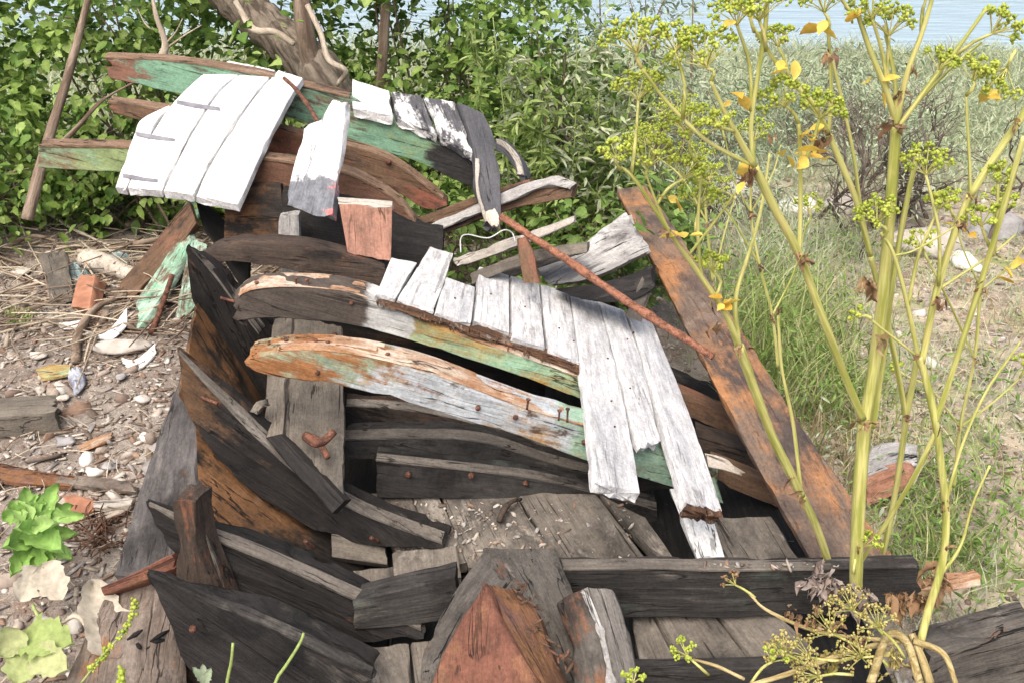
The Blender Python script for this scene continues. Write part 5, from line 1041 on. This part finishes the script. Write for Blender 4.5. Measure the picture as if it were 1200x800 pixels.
for lab, x, y, n_, sx_, sy_, h_, m_, w_, hb in (
    ('tall feathery grass behind the end of the dark slate plank', 610, 205, 320, .16, .18, .62, m_grass, .007, 260), ('tall pale grass above the pale weathered log', 680, 215, 360, .18, .2, .62, m_meadow, .006, 220),
    ('tall grass at the top between the shrubs and the water', 735, 170, 360, .22, .25, .7, m_meadow, .007, 200), ('bright grass patch between the pale log and the tall weeds', 655, 262, 300, .18, .12, .36, m_grass, .006, 300),
    ('yellow-green weeds between the long rusty plank and the thick stems', 935, 380, 360, .16, .25, .30, m_grass, .005, 420), ('pale feathery weeds left of the thick stems', 955, 300, 200, .16, .2, .26, m_meadow, .005, 240),
    ('pale weeds right of the thick stems, middle height', 1100, 430, 120, .18, .2, .16, m_meadow, .004, 120), ('green weeds at the foot of the greenest umbelled plant', 1130, 560, 130, .12, .14, .14, m_grass, .004, 200),
    ('yellowish dry grass at the right edge, halfway down', 1170, 380, 120, .2, .22, .14, m_dry, .004, 60), ('green weeds behind the end of the dark cross frame', 1090, 655, 240, .12, .10, .14, m_grass, .005, 260),
    ('dry yellow grass right of the lower rusty plank', 1000, 540, 220, .12, .14, .2, m_dry, .004, 160)):
    tuft(lab, x, y, n_, sx_, sy_, h_, m_, w_, .45, herb=hb)
p = field(7500, .75, 3.3, 1.9, 6.0, lambda x, y: .04 + .94 * (nz(V((x * 2.1, y * 2.1, 5))) > .08)); p[:, 2] += .012 * rng.random(len(p))
leaves('ground_cover', p, .010 + .022 * rng.random(len(p)), 'lance', leafmat('ground_cover_leaf', [(.26, .32, .13), (.36, .42, .18), (.44, .47, .25), (.48, .45, .29)]), None, None, .1, 'stuff', 'tiny low weeds greening the gravel on the right')
p = field(4600, .75, 3.3, 1.9, 6.0, lambda x, y: .06 + .9 * (nz(V((x * 1.6, y * 1.6, 8))) > .0)); n = len(p)
blades('short_grass', p, .03 + .09 * rng.random(n), .3 + .6 * rng.random(n), m_meadow, .004, kind='stuff', label='sparse short pale grass on the gravel on the right')

# ------------------------------------------------------------------ the big-leaved plant lower left
def frond(base, tip, w, mat, parent, name='leaf', kind='lobed', cup=.12, seed=0):
    """one large leaf between two points, with veins and a wavy edge"""
    v, f = LEAF[kind]; ax = (tip - base); ln = ax.length; x = ax.normalized()
    view = (V((0, 0, CAM_H)) - (base + tip) / 2).normalized(); z = (view - x * view.dot(x)).normalized(); z = (z + V((random.uniform(-.5, .5), random.uniform(-.3, .3), .4)) - x * .4 * x.z); z = (z - x * z.dot(x)).normalized(); y = z.cross(x)
    N = 14; M_ = 6; wd = [(0, .04), (.08, .62), (.2, .92), (.3, .78), (.42, .96), (.52, .72), (.66, .84), (.78, .58), (.9, .50), (1, 0.02)]
    def width(t):
        for (a, A), (b, Bq) in zip(wd, wd[1:]):
            if t <= b: return A + (Bq - A) * (t - a) / (b - a)
        return 0
    vs, fs = [], []
    for i in range(N + 1):
        t = i / N
        for j in range(-M_, M_ + 1):
            s = j / M_; ww = width(t) * w * .5 * (1 + .4 * nz(V((t * 8, (j > 0) * 4 + seed, 1)))) if abs(j) == M_ else width(t) * w * .5
            hgt = cup * w * abs(s) ** 1.5 + .05 * w * nz(V((t * 7, s * 4, seed))) + .018 * w * math.sin(t * 40 + abs(s) * 9) - .18 * ln * t * t
            vs.append(base + x * (t * ln) + y * (s * ww) + z * hgt)
    k = 2 * M_ + 1
    for i in range(N):
        for j in range(k - 1): fs.append((i * k + j, i * k + j + 1, (i + 1) * k + j + 1, (i + 1) * k + j))
    return mesh_obj(name, vs, fs, mat, parent, Matrix.Translation(base), True, [random.random()] * len(vs))
m_big = leafmat('big_soft_leaf', [(.22, .38, .09), (.28, .46, .13), (.36, .52, .18)], .3, .6)
m_bigy = leafmat('yellowing_leaf', [(.30, .38, .13), (.42, .45, .22), (.26, .36, .11)], .3, .7)
m_deadw = leafmat('bleached_dead_leaf', [(.42, .38, .30), (.54, .50, .42), (.34, .29, .21)], .2, .85)
pl_ = thing('leafy_plant', 'bright green plant with big lobed leaves at the lower left edge', 'plant', tuple(gnd(42, 690)))
LFS = ((50, 612, 66, 566, .062, 2.20, 2.26), (52, 614, 84, 590, .055, 2.2, 2.24), (42, 612, 28, 570, .06, 2.2, 2.24), (36, 612, 10, 588, .06, 2.18, 2.2), (48, 628, 86, 624, .06, 2.14, 2.10), (40, 625, 70, 642, .085, 2.13, 2.02), (36, 626, 6, 640, .085, 2.13, 2.04),
       (44, 640, 40, 688, .075, 2.10, 2.00), (48, 640, 64, 674, .055, 2.1, 2.02), (32, 640, 14, 672, .06, 2.1, 2.0), (46, 606, 98, 604, .045, 2.2, 2.2), (34, 600, 2, 606, .06, 2.2, 2.18), (44, 604, 46, 578, .05, 2.22, 2.24), (60, 640, 84, 654, .045, 2.1, 2.06), (40, 618, 20, 618, .05, 2.12, 2.06), (44, 616, 62, 612, .05, 2.12, 2.06))
for i, (x0, y0, x1, y1, w, Y0, Y1) in enumerate(LFS): frond(W(x0, y0, Y0), W(x1, y1, Y1), w, m_big, pl_, seed=i * 3.7, cup=.34)
g = Geo()
for x, y, Y in ((45, 620, 2.2), (38, 615, 2.2), (44, 640, 2.14), (42, 645, 2.12)): g.tube([gnd(42, 690), W(42, 660, 2.13), W(x, y, Y)], [.006, .005, .003], 7, .02)
g.obj('stem', m_stemg, pl_)
py = thing('yellowing_plant', 'yellowing crinkled leaves in the bottom left corner', 'plant', tuple(gnd(40, 800)))
for i, (x0, y0, x1, y1, w, Y0, Y1) in enumerate(((30, 745, 80, 750, .11, 1.76, 1.72), (34, 760, 20, 800, .10, 1.74, 1.66), (40, 765, 74, 782, .09, 1.72, 1.66), (20, 735, 2, 770, .08, 1.75, 1.7))): frond(W(x0, y0, Y0), W(x1, y1, Y1), w, m_bigy, py, seed=i * 5 + 1)
g = Geo(); g.tube([gnd(48, 760), W(52, 740, 1.82), W(38, 708, 1.88)], [.006, .005, .004], 7, .02); g.tube([gnd(48, 790), W(40, 770, 1.74)], [.005, .004], 7, .02); g.obj('stem', m_stemg, py)
dl = thing('dead_leaf', 'large bleached dead leaf standing upright left of the lower ribs', 'leaf', tuple(gnd(130, 775)))
frond(W(140, 776, 1.72), W(105, 674, 1.90), .115, m_deadw, dl, 'leaf_blade', seed=2, cup=.25)
g = Geo(); g.tube([W(140, 776, 1.72), W(115, 752, 1.76), W(92, 722, 1.80), W(72, 730, 1.8)], [.006, .008, .007, .004], 7, .01, .001); g.obj('stalk', m_barkp, dl)
dl = thing('dead_leaf', 'pale dry leaf drooping just under the bright green plant', 'leaf', tuple(gnd(50, 740)))
frond(W(50, 662, 1.98), W(72, 700, 1.90), .09, m_deadw, dl, 'leaf_blade', seed=9); frond(W(48, 664, 1.98), W(22, 704, 1.90), .08, m_deadw, dl, 'leaf_blade', seed=12)
g = Geo()
def spike(name, label, pts, r):
    s = thing(name, label, 'plant', tuple(W(*pts[0]))); g = Geo(); g.tube([W(*p) for p in pts], [.0025, .002], 6, .01); g.obj('stalk', m_stemg, s)
    q = []; P = [W(*p) for p in pts]
    for k in range(90): q.append(tuple(catmull(P, random.uniform(.15, 1)) + V((random.gauss(0, r), random.gauss(0, r), random.gauss(0, r)))))
    scatter('buds', ICO[1][0], ICO[1][1], np.array(q), .003 + .0025 * rng.random(90), rot_mats(90), m_bud, s)
m_bud = leafmat('yellow_green_buds', [(.22, .30, .035), (.32, .40, .05), (.44, .48, .09), (.27, .34, .045)], .15, .6)
spike('seed_spike', 'yellow-green seed spike curving in front of the bleached dead leaf', [(95, 800, 1.62), (120, 768, 1.64), (148, 735, 1.66), (160, 702, 1.68)], .004)
spike('seed_spike', 'short yellow-green seed spike at the bottom edge beside the charred bits', [(142, 815, 1.52), (143, 800, 1.54), (142, 783, 1.56)], .003)
for lab, pts in (('thin green shoot bending right in front of the lowest pointed rib', [(322, 800, 1.48), (338, 775, 1.5), (352, 752, 1.52), (356, 741, 1.53)]), ('straight thin green shoot in front of the lowest pointed rib', [(266, 800, 1.48), (271, 775, 1.49), (273, 753, 1.5)])):
    g = Geo(); g.tube([W(pts[0][0], 830, pts[0][2] - .05)] + [W(*p) for p in pts], [.004, .0035, .003], 7, .02); tag(g.obj('green_shoot', m_stemg), lab, 'shoot')
tuft_ = thing('leafy_sprig', 'small pale green sprig at the bottom edge below the lowest rib', 'sprig', tuple(W(238, 795, 1.5)))
for i, (x, y) in enumerate(((228, 782), (246, 784), (238, 780))): frond(W(240, 800, 1.5), W(x, y, 1.5), .02, m_pale, tuft_, seed=i)

# ------------------------------------------------------------------ the tall umbelled plants on the right
t = NT('ribbed_yellow_green_stem'); v, raw, rnd = t.coords(); at = t.n('ShaderNodeAttribute', attribute_name='rnd')
n1 = t.noise(t.mapping(v, (90, 90, 5)), 1, 4, .6); n2 = t.noise(v, 14, 4, .6)
col = t.mix(t.step(n1, .35, .65), (.27, .29, .06), (.56, .54, .20)); col = t.mix(t.math('MULTIPLY', t.step(n2, .5, .7), .5), col, (.50, .42, .17)); col = t.mix(t.math('MULTIPLY', t.step(at.outputs['Fac'], .3, 1), .6), col, (.16, .24, .04))
m_stem = t.done(t.bsdf(col, .5, n1, .3, .003, .35))
m_sheath = leafmat('dried_brown_sheath', [(.19, .11, .06), (.30, .19, .10), (.14, .08, .05), (.40, .29, .16)], .15, .8)
m_yleaf = leafmat('yellow_leaf', [(.68, .50, .08), (.75, .60, .14), (.62, .38, .06)], .3, .55)
m_olivebud = leafmat('faded_olive_buds', [(.38, .36, .10), (.30, .24, .08), (.46, .42, .16), (.24, .17, .07)], .1, .7)
m_crisp = leafmat('crisp_grey_brown_leaf', [(.22, .17, .14), (.34, .29, .26), (.15, .11, .09), (.42, .37, .34)], .1, .85)
def umbel(parent, p0, p1, rad, n=13, mat=None, beads=15, name='umbel', br=.0031):
    """stalk from p0 to p1, rays fanning from p1, a round umbellet on each"""
    g = Geo(); ax = (p1 - p0).normalized(); ax = (ax + V((0, 0, .5))).normalized(); u = ax.orthogonal().normalized(); w = ax.cross(u)
    g.tube([p0, p0.lerp(p1, .5) + V((random.gauss(0, .006), random.gauss(0, .006), .004)), p1], [.0036, .0026], 6, .02, rnd=.2)
    cent = []
    for k in range(n):
        a = k * 2.4; q = math.sqrt((k + .5) / n); th = q * 1.15
        d = ax * math.cos(th) + (u * math.cos(a) + w * math.sin(a)) * math.sin(th)
        e = p1 + d * rad * random.uniform(.82, 1.1); cent.append(e); g.tube([p1, p1.lerp(e, .5) + ax * rad * .04, e], [.0013, .0011], 4, .02, rnd=.3, cap=False)
    st_ = g.obj('stalk', m_stem, parent)
    P = []; S = []
    ur = rad * .21
    for e in cent:
        for k in range(beads):
            d = V((random.gauss(0, 1), random.gauss(0, 1), random.gauss(.35, .8))).normalized() * ur * random.uniform(.55, 1)
            P.append(tuple(e + d)); S.append(br * random.uniform(.75, 1.3))
    S = np.array(S)
    scatter(name, ICO[1][0], ICO[1][1], np.array(P), np.stack([S * .85, S * .85, S * 1.2], -1), rot_mats(len(P)), mat or m_bud, parent)
def sheath(parent, p, s, n=6, mat=None):
    """shrivelled strips hanging from a joint"""
    n = int(n); pos = np.array([tuple(p)] * n) + rng.normal(size=(n, 3)) * .005
    v, f = LEAF['lance']; bv = np.repeat(v[None], n, 0); bv = bv + rng.normal(size=bv.shape) * np.array([.05, .05, .10]); bv[:, :, 1] *= 1.5
    bv[:, :, 2] -= (bv[:, :, 0] ** 2) * rng.uniform(-.5, .9, n)[:, None]
    M3 = leaf_mats(n, 1.2); sc_ = s * (.35 + .5 * rng.random(n))
    out = np.einsum('nij,nkj->nki', M3, bv * sc_[:, None, None]) + pos[:, None, :]
    fs = (f[None] + (np.arange(n) * len(v))[:, None, None]).reshape(-1, 3)
    mesh_obj('dry_sheath', out.reshape(-1, 3), fs, mat or m_sheath, parent, Matrix.Translation(V(p)), True, np.repeat(rng.random(n), len(v)))
def yleaf(parent, x, y, Y, s=.03, n=3):
    p = W(x, y, Y); leaves('yellow_leaf', np.array([tuple(p)] * n) + rng.normal(size=(n, 3)) * .01, s * (.8 + .5 * rng.random(n)), 'ovate', m_yleaf, parent, None, .3)
AG = 'tall umbelled plants in front of the wreck'
def plant(label, base, stems, umbels, nodes, yl=(), extra=None):
    r = thing('umbel_plant', label, 'plant', base, AG)
    for pts, rad in stems:
        g = Geo(); P = [W(*p) for p in pts]; rad = [q * .76 for q in rad]; g.tube(P, rad, 12, .012, .0004 + rad[0] * .03, rnd=max(0, .6 - rad[0] * 45)); g.obj('stem', m_stem, r)
    for it in umbels:
        (x0, y0, Y0), (x1, y1, Y1), rad = it[:3]
        umbel(r, W(x0, y0, Y0), W(x1, y1, Y1), rad, *it[3:])
    for x, y, Y, s in nodes: sheath(r, W(x, y, Y), s * .85, random.choice((3, 5, 6, 8)))
    for q in yl: yleaf(r, *q)
    return r
# A: the slanting stem that crosses the rusty plank
plant('umbelled plant whose stem slants up leftwards across the long rusty plank', tuple(W(972, 665, 1.96)),
  [([(974, 668, 1.96), (958, 620, 1.93), (939, 580, 1.90)], [.0125, .0135]), ([(939, 580, 1.90), (922, 545, 1.88), (905, 511, 1.86), (884, 455, 1.83), (866, 406, 1.80)], [.0135, .0135]),
   ([(866, 406, 1.80), (850, 368, 1.78), (822, 325, 1.76), (783, 270, 1.72), (745, 212, 1.68), (728, 196, 1.67)], [.010, .006, .003]),
   ([(866, 406, 1.8), (862, 350, 1.8), (880, 290, 1.82), (893, 240, 1.84), (902, 180, 1.86)], [.007, .005, .0035]),
   ([(939, 580, 1.90), (930, 500, 1.93), (916, 430, 1.95), (912, 370, 1.96)], [.006, .0045]),
   ([(822, 325, 1.76), (818, 270, 1.76), (822, 190, 1.76)], [.005, .0035]), ([(783, 270, 1.72), (770, 240, 1.72), (757, 205, 1.72)], [.004, .003]), ([(805, 302, 1.75), (845, 250, 1.74), (862, 225, 1.74)], [.004, .0025])],
  [((728, 200, 1.67), (722, 186, 1.66), .03, 8), ((757, 210, 1.72), (758, 197, 1.72), .062, 14), ((822, 200, 1.76), (808, 160, 1.76), .055, 13), ((838, 349, 1.77), (835, 318, 1.77), .035, 9), ((815, 275, 1.76), (820, 245, 1.77), .05, 11), ((770, 240, 1.72), (800, 210, 1.73), .045, 10), ((740, 205, 1.68), (748, 118, 1.7), .05, 10)],
  [(939, 579, 1.88, .05), (866, 406, 1.78, .045), (838, 352, 1.76, .045), (784, 270, 1.71, .03), (925, 560, 1.87, .04), (840, 380, 1.78, .05), (912, 366, 1.95, .025)],
  [(852, 358, 1.75, .032), (799, 276, 1.71, .035), (848, 352, 1.76, .026), (784, 232, 1.72, .026)])
# B: the thick main plant
plant('largest umbelled plant with thick pale ribbed stems right of the long rusty plank', tuple(W(1003, 690, 1.78)),
  [([(1003, 700, 1.78), (1004, 640, 1.78), (1008, 560, 1.78), (1013, 495, 1.78)], [.019, .019]),
   ([(1013, 495, 1.78), (1024, 430, 1.78), (1034, 350, 1.78), (1043, 250, 1.78), (1050, 148, 1.78)], [.0165, .015, .0125]),
   ([(1022, 500, 1.80), (1034, 420, 1.81), (1046, 330, 1.82), (1062, 240, 1.83), (1075, 180, 1.84)], [.011, .008, .006]),
   ([(1011, 490, 1.77), (990, 440, 1.75), (963, 370, 1.72), (936, 298, 1.70), (908, 245, 1.68), (884, 195, 1.66)], [.0105, .0098]),
   ([(884, 195, 1.66), (862, 155, 1.64), (845, 122, 1.63), (833, 95, 1.62)], [.008, .005, .004]),
   ([(884, 195, 1.66), (880, 150, 1.66), (888, 90, 1.66), (897, 30, 1.66), (900, -20, 1.66)], [.0055, .0045]),
   ([(936, 298, 1.70), (938, 250, 1.70), (938, 190, 1.70), (936, 145, 1.70)], [.0055, .0045]),
   ([(884, 195, 1.66), (850, 178, 1.65), (822, 160, 1.64), (780, 118, 1.63), (752, 80, 1.62)], [.005, .0035]),
   ([(1050, 148, 1.78), (1040, 110, 1.77), (1020, 60, 1.76), (1003, 10, 1.75)], [.0075, .0055]), ([(1050, 148, 1.78), (1062, 90, 1.78), (1080, 40, 1.78), (1095, -10, 1.78)], [.007, .005]),
   ([(1050, 148, 1.78), (1048, 90, 1.78), (1036, 30, 1.78)], [.006, .004]), ([(1052, 150, 1.78), (1085, 105, 1.78), (1120, 60, 1.78), (1156, 10, 1.78)], [.006, .004]), ([(1052, 150, 1.78), (1075, 120, 1.8), (1120, 75, 1.82), (1150, 50, 1.83)], [.005, .003])],
  [((833, 95, 1.62), (828, 80, 1.62), .062, 15), ((752, 80, 1.62), (746, 62, 1.62), .055, 12), ((800, 140, 1.63), (792, 62, 1.63), .045, 10), ((862, 155, 1.64), (842, 150, 1.62), .03, 8), ((897, 60, 1.66), (890, 25, 1.66), .06, 14), ((936, 145, 1.70), (920, 125, 1.69), .045, 11), ((938, 200, 1.70), (960, 140, 1.7), .045, 11),
   ((1040, 110, 1.77), (1042, 42, 1.77), .05, 12), ((1120, 65, 1.8), (1162, 40, 1.8), .045, 11), ((1003, 20, 1.75), (985, -5, 1.75), .05, 10), ((1080, 40, 1.78), (1085, 0, 1.78), .06, 12), ((1085, 105, 1.78), (1100, 82, 1.78), .035, 9), ((1040, 110, 1.77), (1022, 22, 1.75), .05, 10), ((880, 130, 1.66), (864, 30, 1.65), .05, 10)],
  [(1013, 494, 1.76, .05), (1004, 640, 1.76, .03), (1030, 395, 1.76, .045), (884, 195, 1.65, .05), (874, 200, 1.65, .045), (1050, 148, 1.76, .04), (936, 298, 1.69, .045), (944, 302, 1.69, .04), (1040, 145, 1.76, .045), (902, 160, 1.66, .03), (976, 60, 1.75, .03), (1068, 78, 1.78, .04), (1019, 330, 1.74, .06), (1012, 325, 1.75, .055), (1058, 108, 1.77, .04), (975, 62, 1.7, .03)],
  [(926, 72, 1.68, .032), (854, 118, 1.63, .03), (870, 195, 1.64, .03), (922, 180, 1.69, .032), (950, 190, 1.69, .03), (1032, 102, 1.76, .03), (1000, 18, 1.74, .03), (866, 12, 1.65, .025), (948, 158, 1.7, .026)])
# C: the stem leaning in from the middle
plant('umbelled plant with one straight stem leaning left behind the largest one', tuple(W(1030, 640, 2.05)),
  [([(1032, 660, 2.02), (1040, 625, 2.0), (1052, 560, 1.98), (1062, 490, 1.96), (1075, 420, 1.94)], [.0095, .009]),
   ([(1020, 300, 1.92), (1005, 240, 1.92), (985, 190, 1.92), (971, 158, 1.92)], [.008, .0085]), ([(971, 158, 1.92), (950, 118, 1.9), (925, 95, 1.9), (908, 72, 1.9), (884, 34, 1.88)], [.008, .006, .0045]), ([(1062, 490, 1.96), (1045, 400, 1.94), (1020, 300, 1.92)], [.008, .008]),
   ([(971, 158, 1.92), (974, 110, 1.92), (972, 60, 1.92), (970, 20, 1.92)], [.005, .004]), ([(1030, 340, 1.93), (1010, 250, 1.93), (1000, 180, 1.93), (985, 110, 1.93), (972, 60, 1.93)], [.0055, .004])],
  [((884, 38, 1.88), (878, 18, 1.88), .06, 13), ((970, 40, 1.92), (966, 15, 1.92), .055, 12), ((925, 95, 1.9), (912, 55, 1.9), .04, 9)],
  [(971, 158, 1.9, .04), (1062, 490, 1.94, .03), (960, 160, 1.91, .05), (972, 62, 1.91, .035)], [(952, 182, 1.9, .03), (972, 30, 1.9, .035), (966, 150, 1.9, .03)])
# D: the right-hand plant, greener
plant('greenest umbelled plant with forking branches at the right edge', tuple(W(1080, 730, 1.72)),
  [([(1076, 762, 1.68), (1088, 715, 1.70), (1100, 676, 1.71), (1107, 640, 1.72), (1108, 590, 1.73), (1097, 500, 1.74), (1084, 440, 1.75), (1076, 418, 1.75)], [.0125, .0115, .010, .010]),
   ([(1076, 418, 1.75), (1064, 360, 1.75), (1048, 300, 1.74), (1032, 272, 1.74)], [.006, .004]), ([(1096, 495, 1.74), (1118, 430, 1.74), (1150, 330, 1.73), (1180, 230, 1.72), (1200, 160, 1.71)], [.008, .0075, .006]),
   ([(1080, 425, 1.75), (1098, 340, 1.76), (1120, 270, 1.76), (1137, 229, 1.76)], [.009, .0095]), ([(1137, 229, 1.76), (1165, 185, 1.76), (1194, 142, 1.76), (1215, 110, 1.76)], [.0095, .009]), ([(1137, 229, 1.76), (1136, 190, 1.76), (1134, 150, 1.76), (1132, 110, 1.76)], [.004, .003]),
   ([(1097, 505, 1.74), (1070, 560, 1.76), (1040, 610, 1.80), (1006, 662, 1.84)], [.007, .0065]), ([(1108, 590, 1.73), (1128, 520, 1.74), (1155, 460, 1.75), (1196, 400, 1.76)], [.0045, .003]), ([(1100, 676, 1.71), (1125, 640, 1.72), (1140, 590, 1.73), (1160, 545, 1.73)], [.0055, .004, .003]), ([(1048, 300, 1.74), (1075, 292, 1.73), (1125, 262, 1.72)], [.003, .002]), ([(1076, 418, 1.75), (1040, 390, 1.74), (1015, 370, 1.73)], [.0035, .003]), ([(1098, 340, 1.76), (1160, 300, 1.76), (1190, 275, 1.76)], [.004, .0025])],
  [((1035, 278, 1.74), (1028, 262, 1.74), .045, 13), ((1100, 335, 1.75), (1085, 205, 1.75), .05, 12), ((1132, 112, 1.76), (1140, 95, 1.76), .04, 9), ((1165, 300, 1.76), (1170, 215, 1.75), .035, 9), ((1064, 360, 1.75), (1100, 245, 1.75), .03, 8), ((1020, 375, 1.73), (1008, 370, 1.73), .02, 6), ((1165, 300, 1.74), (1150, 265, 1.74), .04, 9), ((1190, 60, 1.75), (1180, 80, 1.75), .045, 10)],
  [(1107, 640, 1.71, .03), (1096, 497, 1.73, .035), (1076, 418, 1.74, .035), (1137, 229, 1.75, .03), (1150, 330, 1.72, .04), (1194, 142, 1.75, .03), (1108, 590, 1.72, .025), (1125, 262, 1.72, .03), (1102, 352, 1.74, .04)],
  [(1175, 318, 1.72, .03), (1128, 275, 1.74, .022), (1148, 108, 1.75, .026)])
plant('thin wiry umbelled plant with small seed heads at the far right', tuple(gnd(1120, 560)),
  [([(1118, 570, 2.3), (1125, 500, 2.28), (1142, 420, 2.26), (1150, 340, 2.25), (1168, 260, 2.24)], [.006, .0055, .004]), ([(1142, 420, 2.26), (1110, 350, 2.25), (1085, 300, 2.24)], [.004, .003]), ([(1125, 500, 2.28), (1165, 470, 2.26), (1198, 440, 2.25)], [.004, .003]), ([(1150, 340, 2.25), (1185, 310, 2.24), (1200, 290, 2.24)], [.003, .002]),
   ([(1125, 500, 2.28), (1090, 455, 2.26), (1062, 440, 2.25)], [.0035, .002]), ([(1150, 340, 2.25), (1128, 290, 2.24), (1118, 250, 2.24)], [.003, .002])],
  [((1168, 265, 2.24), (1172, 245, 2.24), .045, 9), ((1087, 305, 2.24), (1080, 290, 2.24), .04, 8), ((1118, 255, 2.24), (1112, 238, 2.24), .035, 8), ((1195, 442, 2.25), (1200, 428, 2.25), .03, 7), ((1062, 441, 2.25), (1052, 432, 2.25), .02, 6)],
  [(1142, 420, 2.25, .03), (1125, 500, 2.27, .03), (1150, 340, 2.24, .03)])
plant('slim umbelled plant with several thin stems left of the thick stems', tuple(gnd(905, 420)),
  [([(912, 430, 2.5), (905, 370, 2.5), (890, 310, 2.5), (880, 250, 2.5), (882, 180, 2.5)], [.006, .005, .0035]), ([(890, 310, 2.5), (860, 260, 2.5), (838, 225, 2.5)], [.004, .0025]), ([(905, 370, 2.5), (930, 320, 2.5), (945, 262, 2.5)], [.004, .0025]), ([(880, 250, 2.5), (905, 205, 2.5), (915, 170, 2.5)], [.003, .002]), ([(880, 250, 2.5), (858, 205, 2.5), (850, 160, 2.5)], [.003, .002])],
  [((882, 185, 2.5), (884, 165, 2.5), .05, 9), ((840, 228, 2.5), (832, 212, 2.5), .045, 9), ((945, 265, 2.5), (948, 248, 2.5), .04, 8), ((850, 165, 2.5), (846, 150, 2.5), .04, 8)],
  [(890, 310, 2.49, .03), (905, 370, 2.49, .03), (880, 250, 2.49, .03)])
# E: the fallen, faded one at the bottom
m_deadstem = bark('tan_withered_stem', (.27, .20, .08), (.50, .42, .22), .1, 60)
fp = thing('umbel_plant', 'collapsed fading umbelled plant with olive seed heads in the bottom right', 'plant', tuple(W(1060, 790, 1.60)), AG)
for pts, rad in (([(1078, 800, 1.58), (1062, 752, 1.64), (1040, 745, 1.64), (1020, 800, 1.52)], [.009, .0085]), ([(1062, 748, 1.66), (1000, 762, 1.62), (920, 790, 1.56), (870, 805, 1.54)], [.007, .005]), ([(1070, 750, 1.66), (1105, 765, 1.64), (1120, 800, 1.58)], [.0075, .006]), ([(1090, 800, 1.6), (1080, 770, 1.64), (1068, 742, 1.68)], [.009, .009]), ([(872, 795, 1.56), (840, 780, 1.57), (812, 772, 1.58)], [.004, .003]), ([(1040, 750, 1.64), (960, 740, 1.66), (900, 715, 1.72), (878, 695, 1.76)], [.005, .003])):
    g = Geo(); g.tube([W(*p) for p in pts], rad, 10, .012, .0008, rnd=0); g.obj('stem', m_deadstem, fp)
for a, b, r_ in (((1040, 750, 1.64), (1000, 715, 1.68), .05), ((1020, 770, 1.6), (975, 742, 1.62), .055), ((1000, 770, 1.6), (950, 770, 1.6), .05), ((1060, 770, 1.6), (1030, 735, 1.62), .045), ((1040, 780, 1.58), (1010, 770, 1.58), .05), ((960, 790, 1.57), (920, 765, 1.58), .04), ((1000, 790, 1.55), (960, 792, 1.55), .05)):
    umbel(fp, W(*a), W(*b), r_, 12, m_olivebud, 9)
umbel(fp, W(830, 790, 1.56), W(805, 768, 1.57), .035, 8, m_bud, 12); umbel(fp, W(880, 800, 1.55), W(905, 775, 1.56), .03, 7, m_bud, 11); umbel(fp, W(1000, 672, 1.76), W(1012, 640, 1.78), .035, 11, m_bud, 12); umbel(fp, W(740, 815, 1.45), W(742, 800, 1.46), .025, 7, m_bud, 11)
umbel(fp, W(885, 700, 1.75), W(862, 685, 1.78), .03, 8, m_sheath, 6)
for x, y, n_, s_, m in ((985, 690, 34, .06, m_crisp), (1010, 695, 30, .06, m_crisp), (962, 682, 22, .05, m_crisp), (1078, 690, 30, .07, m_sheath), (1095, 675, 18, .06, m_sheath), (940, 720, 18, .03, m_sheath), (1000, 745, 40, .035, m_sheath), (1040, 770, 30, .03, m_olivebud), (960, 775, 30, .03, m_olivebud)):
    for k in range(5): sheath(fp, W(x + random.gauss(0, 12), y + random.gauss(0, 9), 1.74 if y < 710 else 1.62), s_, n_ // 4 + 2, m)
# F: fine background umbels between the plank and the thick stems
plant('slender umbelled plant rising behind the head of the long rusty plank', tuple(gnd(850, 300)),
  [([(835, 330, 3.0), (828, 260, 2.98), (822, 200, 2.96), (800, 150, 2.95)], [.006, .004]), ([(828, 260, 2.98), (800, 210, 2.97), (765, 180, 2.96)], [.004, .003]), ([(835, 330, 3.0), (850, 270, 3.0), (862, 230, 3.0)], [.004, .003])],
  [((800, 160, 2.95), (795, 145, 2.95), .09, 12), ((768, 185, 2.96), (760, 170, 2.96), .07, 11), ((862, 235, 3.0), (850, 225, 3.0), .05, 8), ((800, 215, 2.97), (812, 190, 2.97), .06, 9)], [(828, 262, 2.97, .04)])

# ------------------------------------------------------------------ light
SUN_EL, SUN_AZ = R(60), R(205)      # azimuth clockwise from +Y: high, behind the camera and to its left
w = bpy.data.worlds.new('World'); sc.world = w; w.use_nodes = True; nt = w.node_tree
sky = nt.nodes.new('ShaderNodeTexSky'); sky.sky_type = 'NISHITA'; sky.sun_disc = False; sky.sun_elevation = SUN_EL; sky.sun_rotation = SUN_AZ; sky.air_density = .7; sky.dust_density = 6.0; sky.ozone_density = 1.0
nt.links.new(sky.outputs[0], nt.nodes['Background'].inputs[0]); nt.nodes['Background'].inputs[1].default_value = .14
sd = bpy.data.lights.new('sun', 'SUN'); sd.energy = 1.9; sd.angle = R(70); sd.color = (1, .93, .82)
so = bpy.data.objects.new('sun', sd); C.objects.link(so)
dirv = V((math.sin(SUN_AZ) * math.cos(SUN_EL), math.cos(SUN_AZ) * math.cos(SUN_EL), math.sin(SUN_EL)))
so.rotation_euler = dirv.to_track_quat('Z', 'Y').to_euler(); so.location = dirv * 20
sc.view_settings.view_transform = 'Standard'; sc.view_settings.look = 'None'; sc.view_settings.gamma = 1; sc.view_settings.use_curve_mapping = False
sc.view_settings.exposure = .92
sc.cycles.use_denoising = True; sc.cycles.max_bounces = 6; sc.cycles.transparent_max_bounces = 4
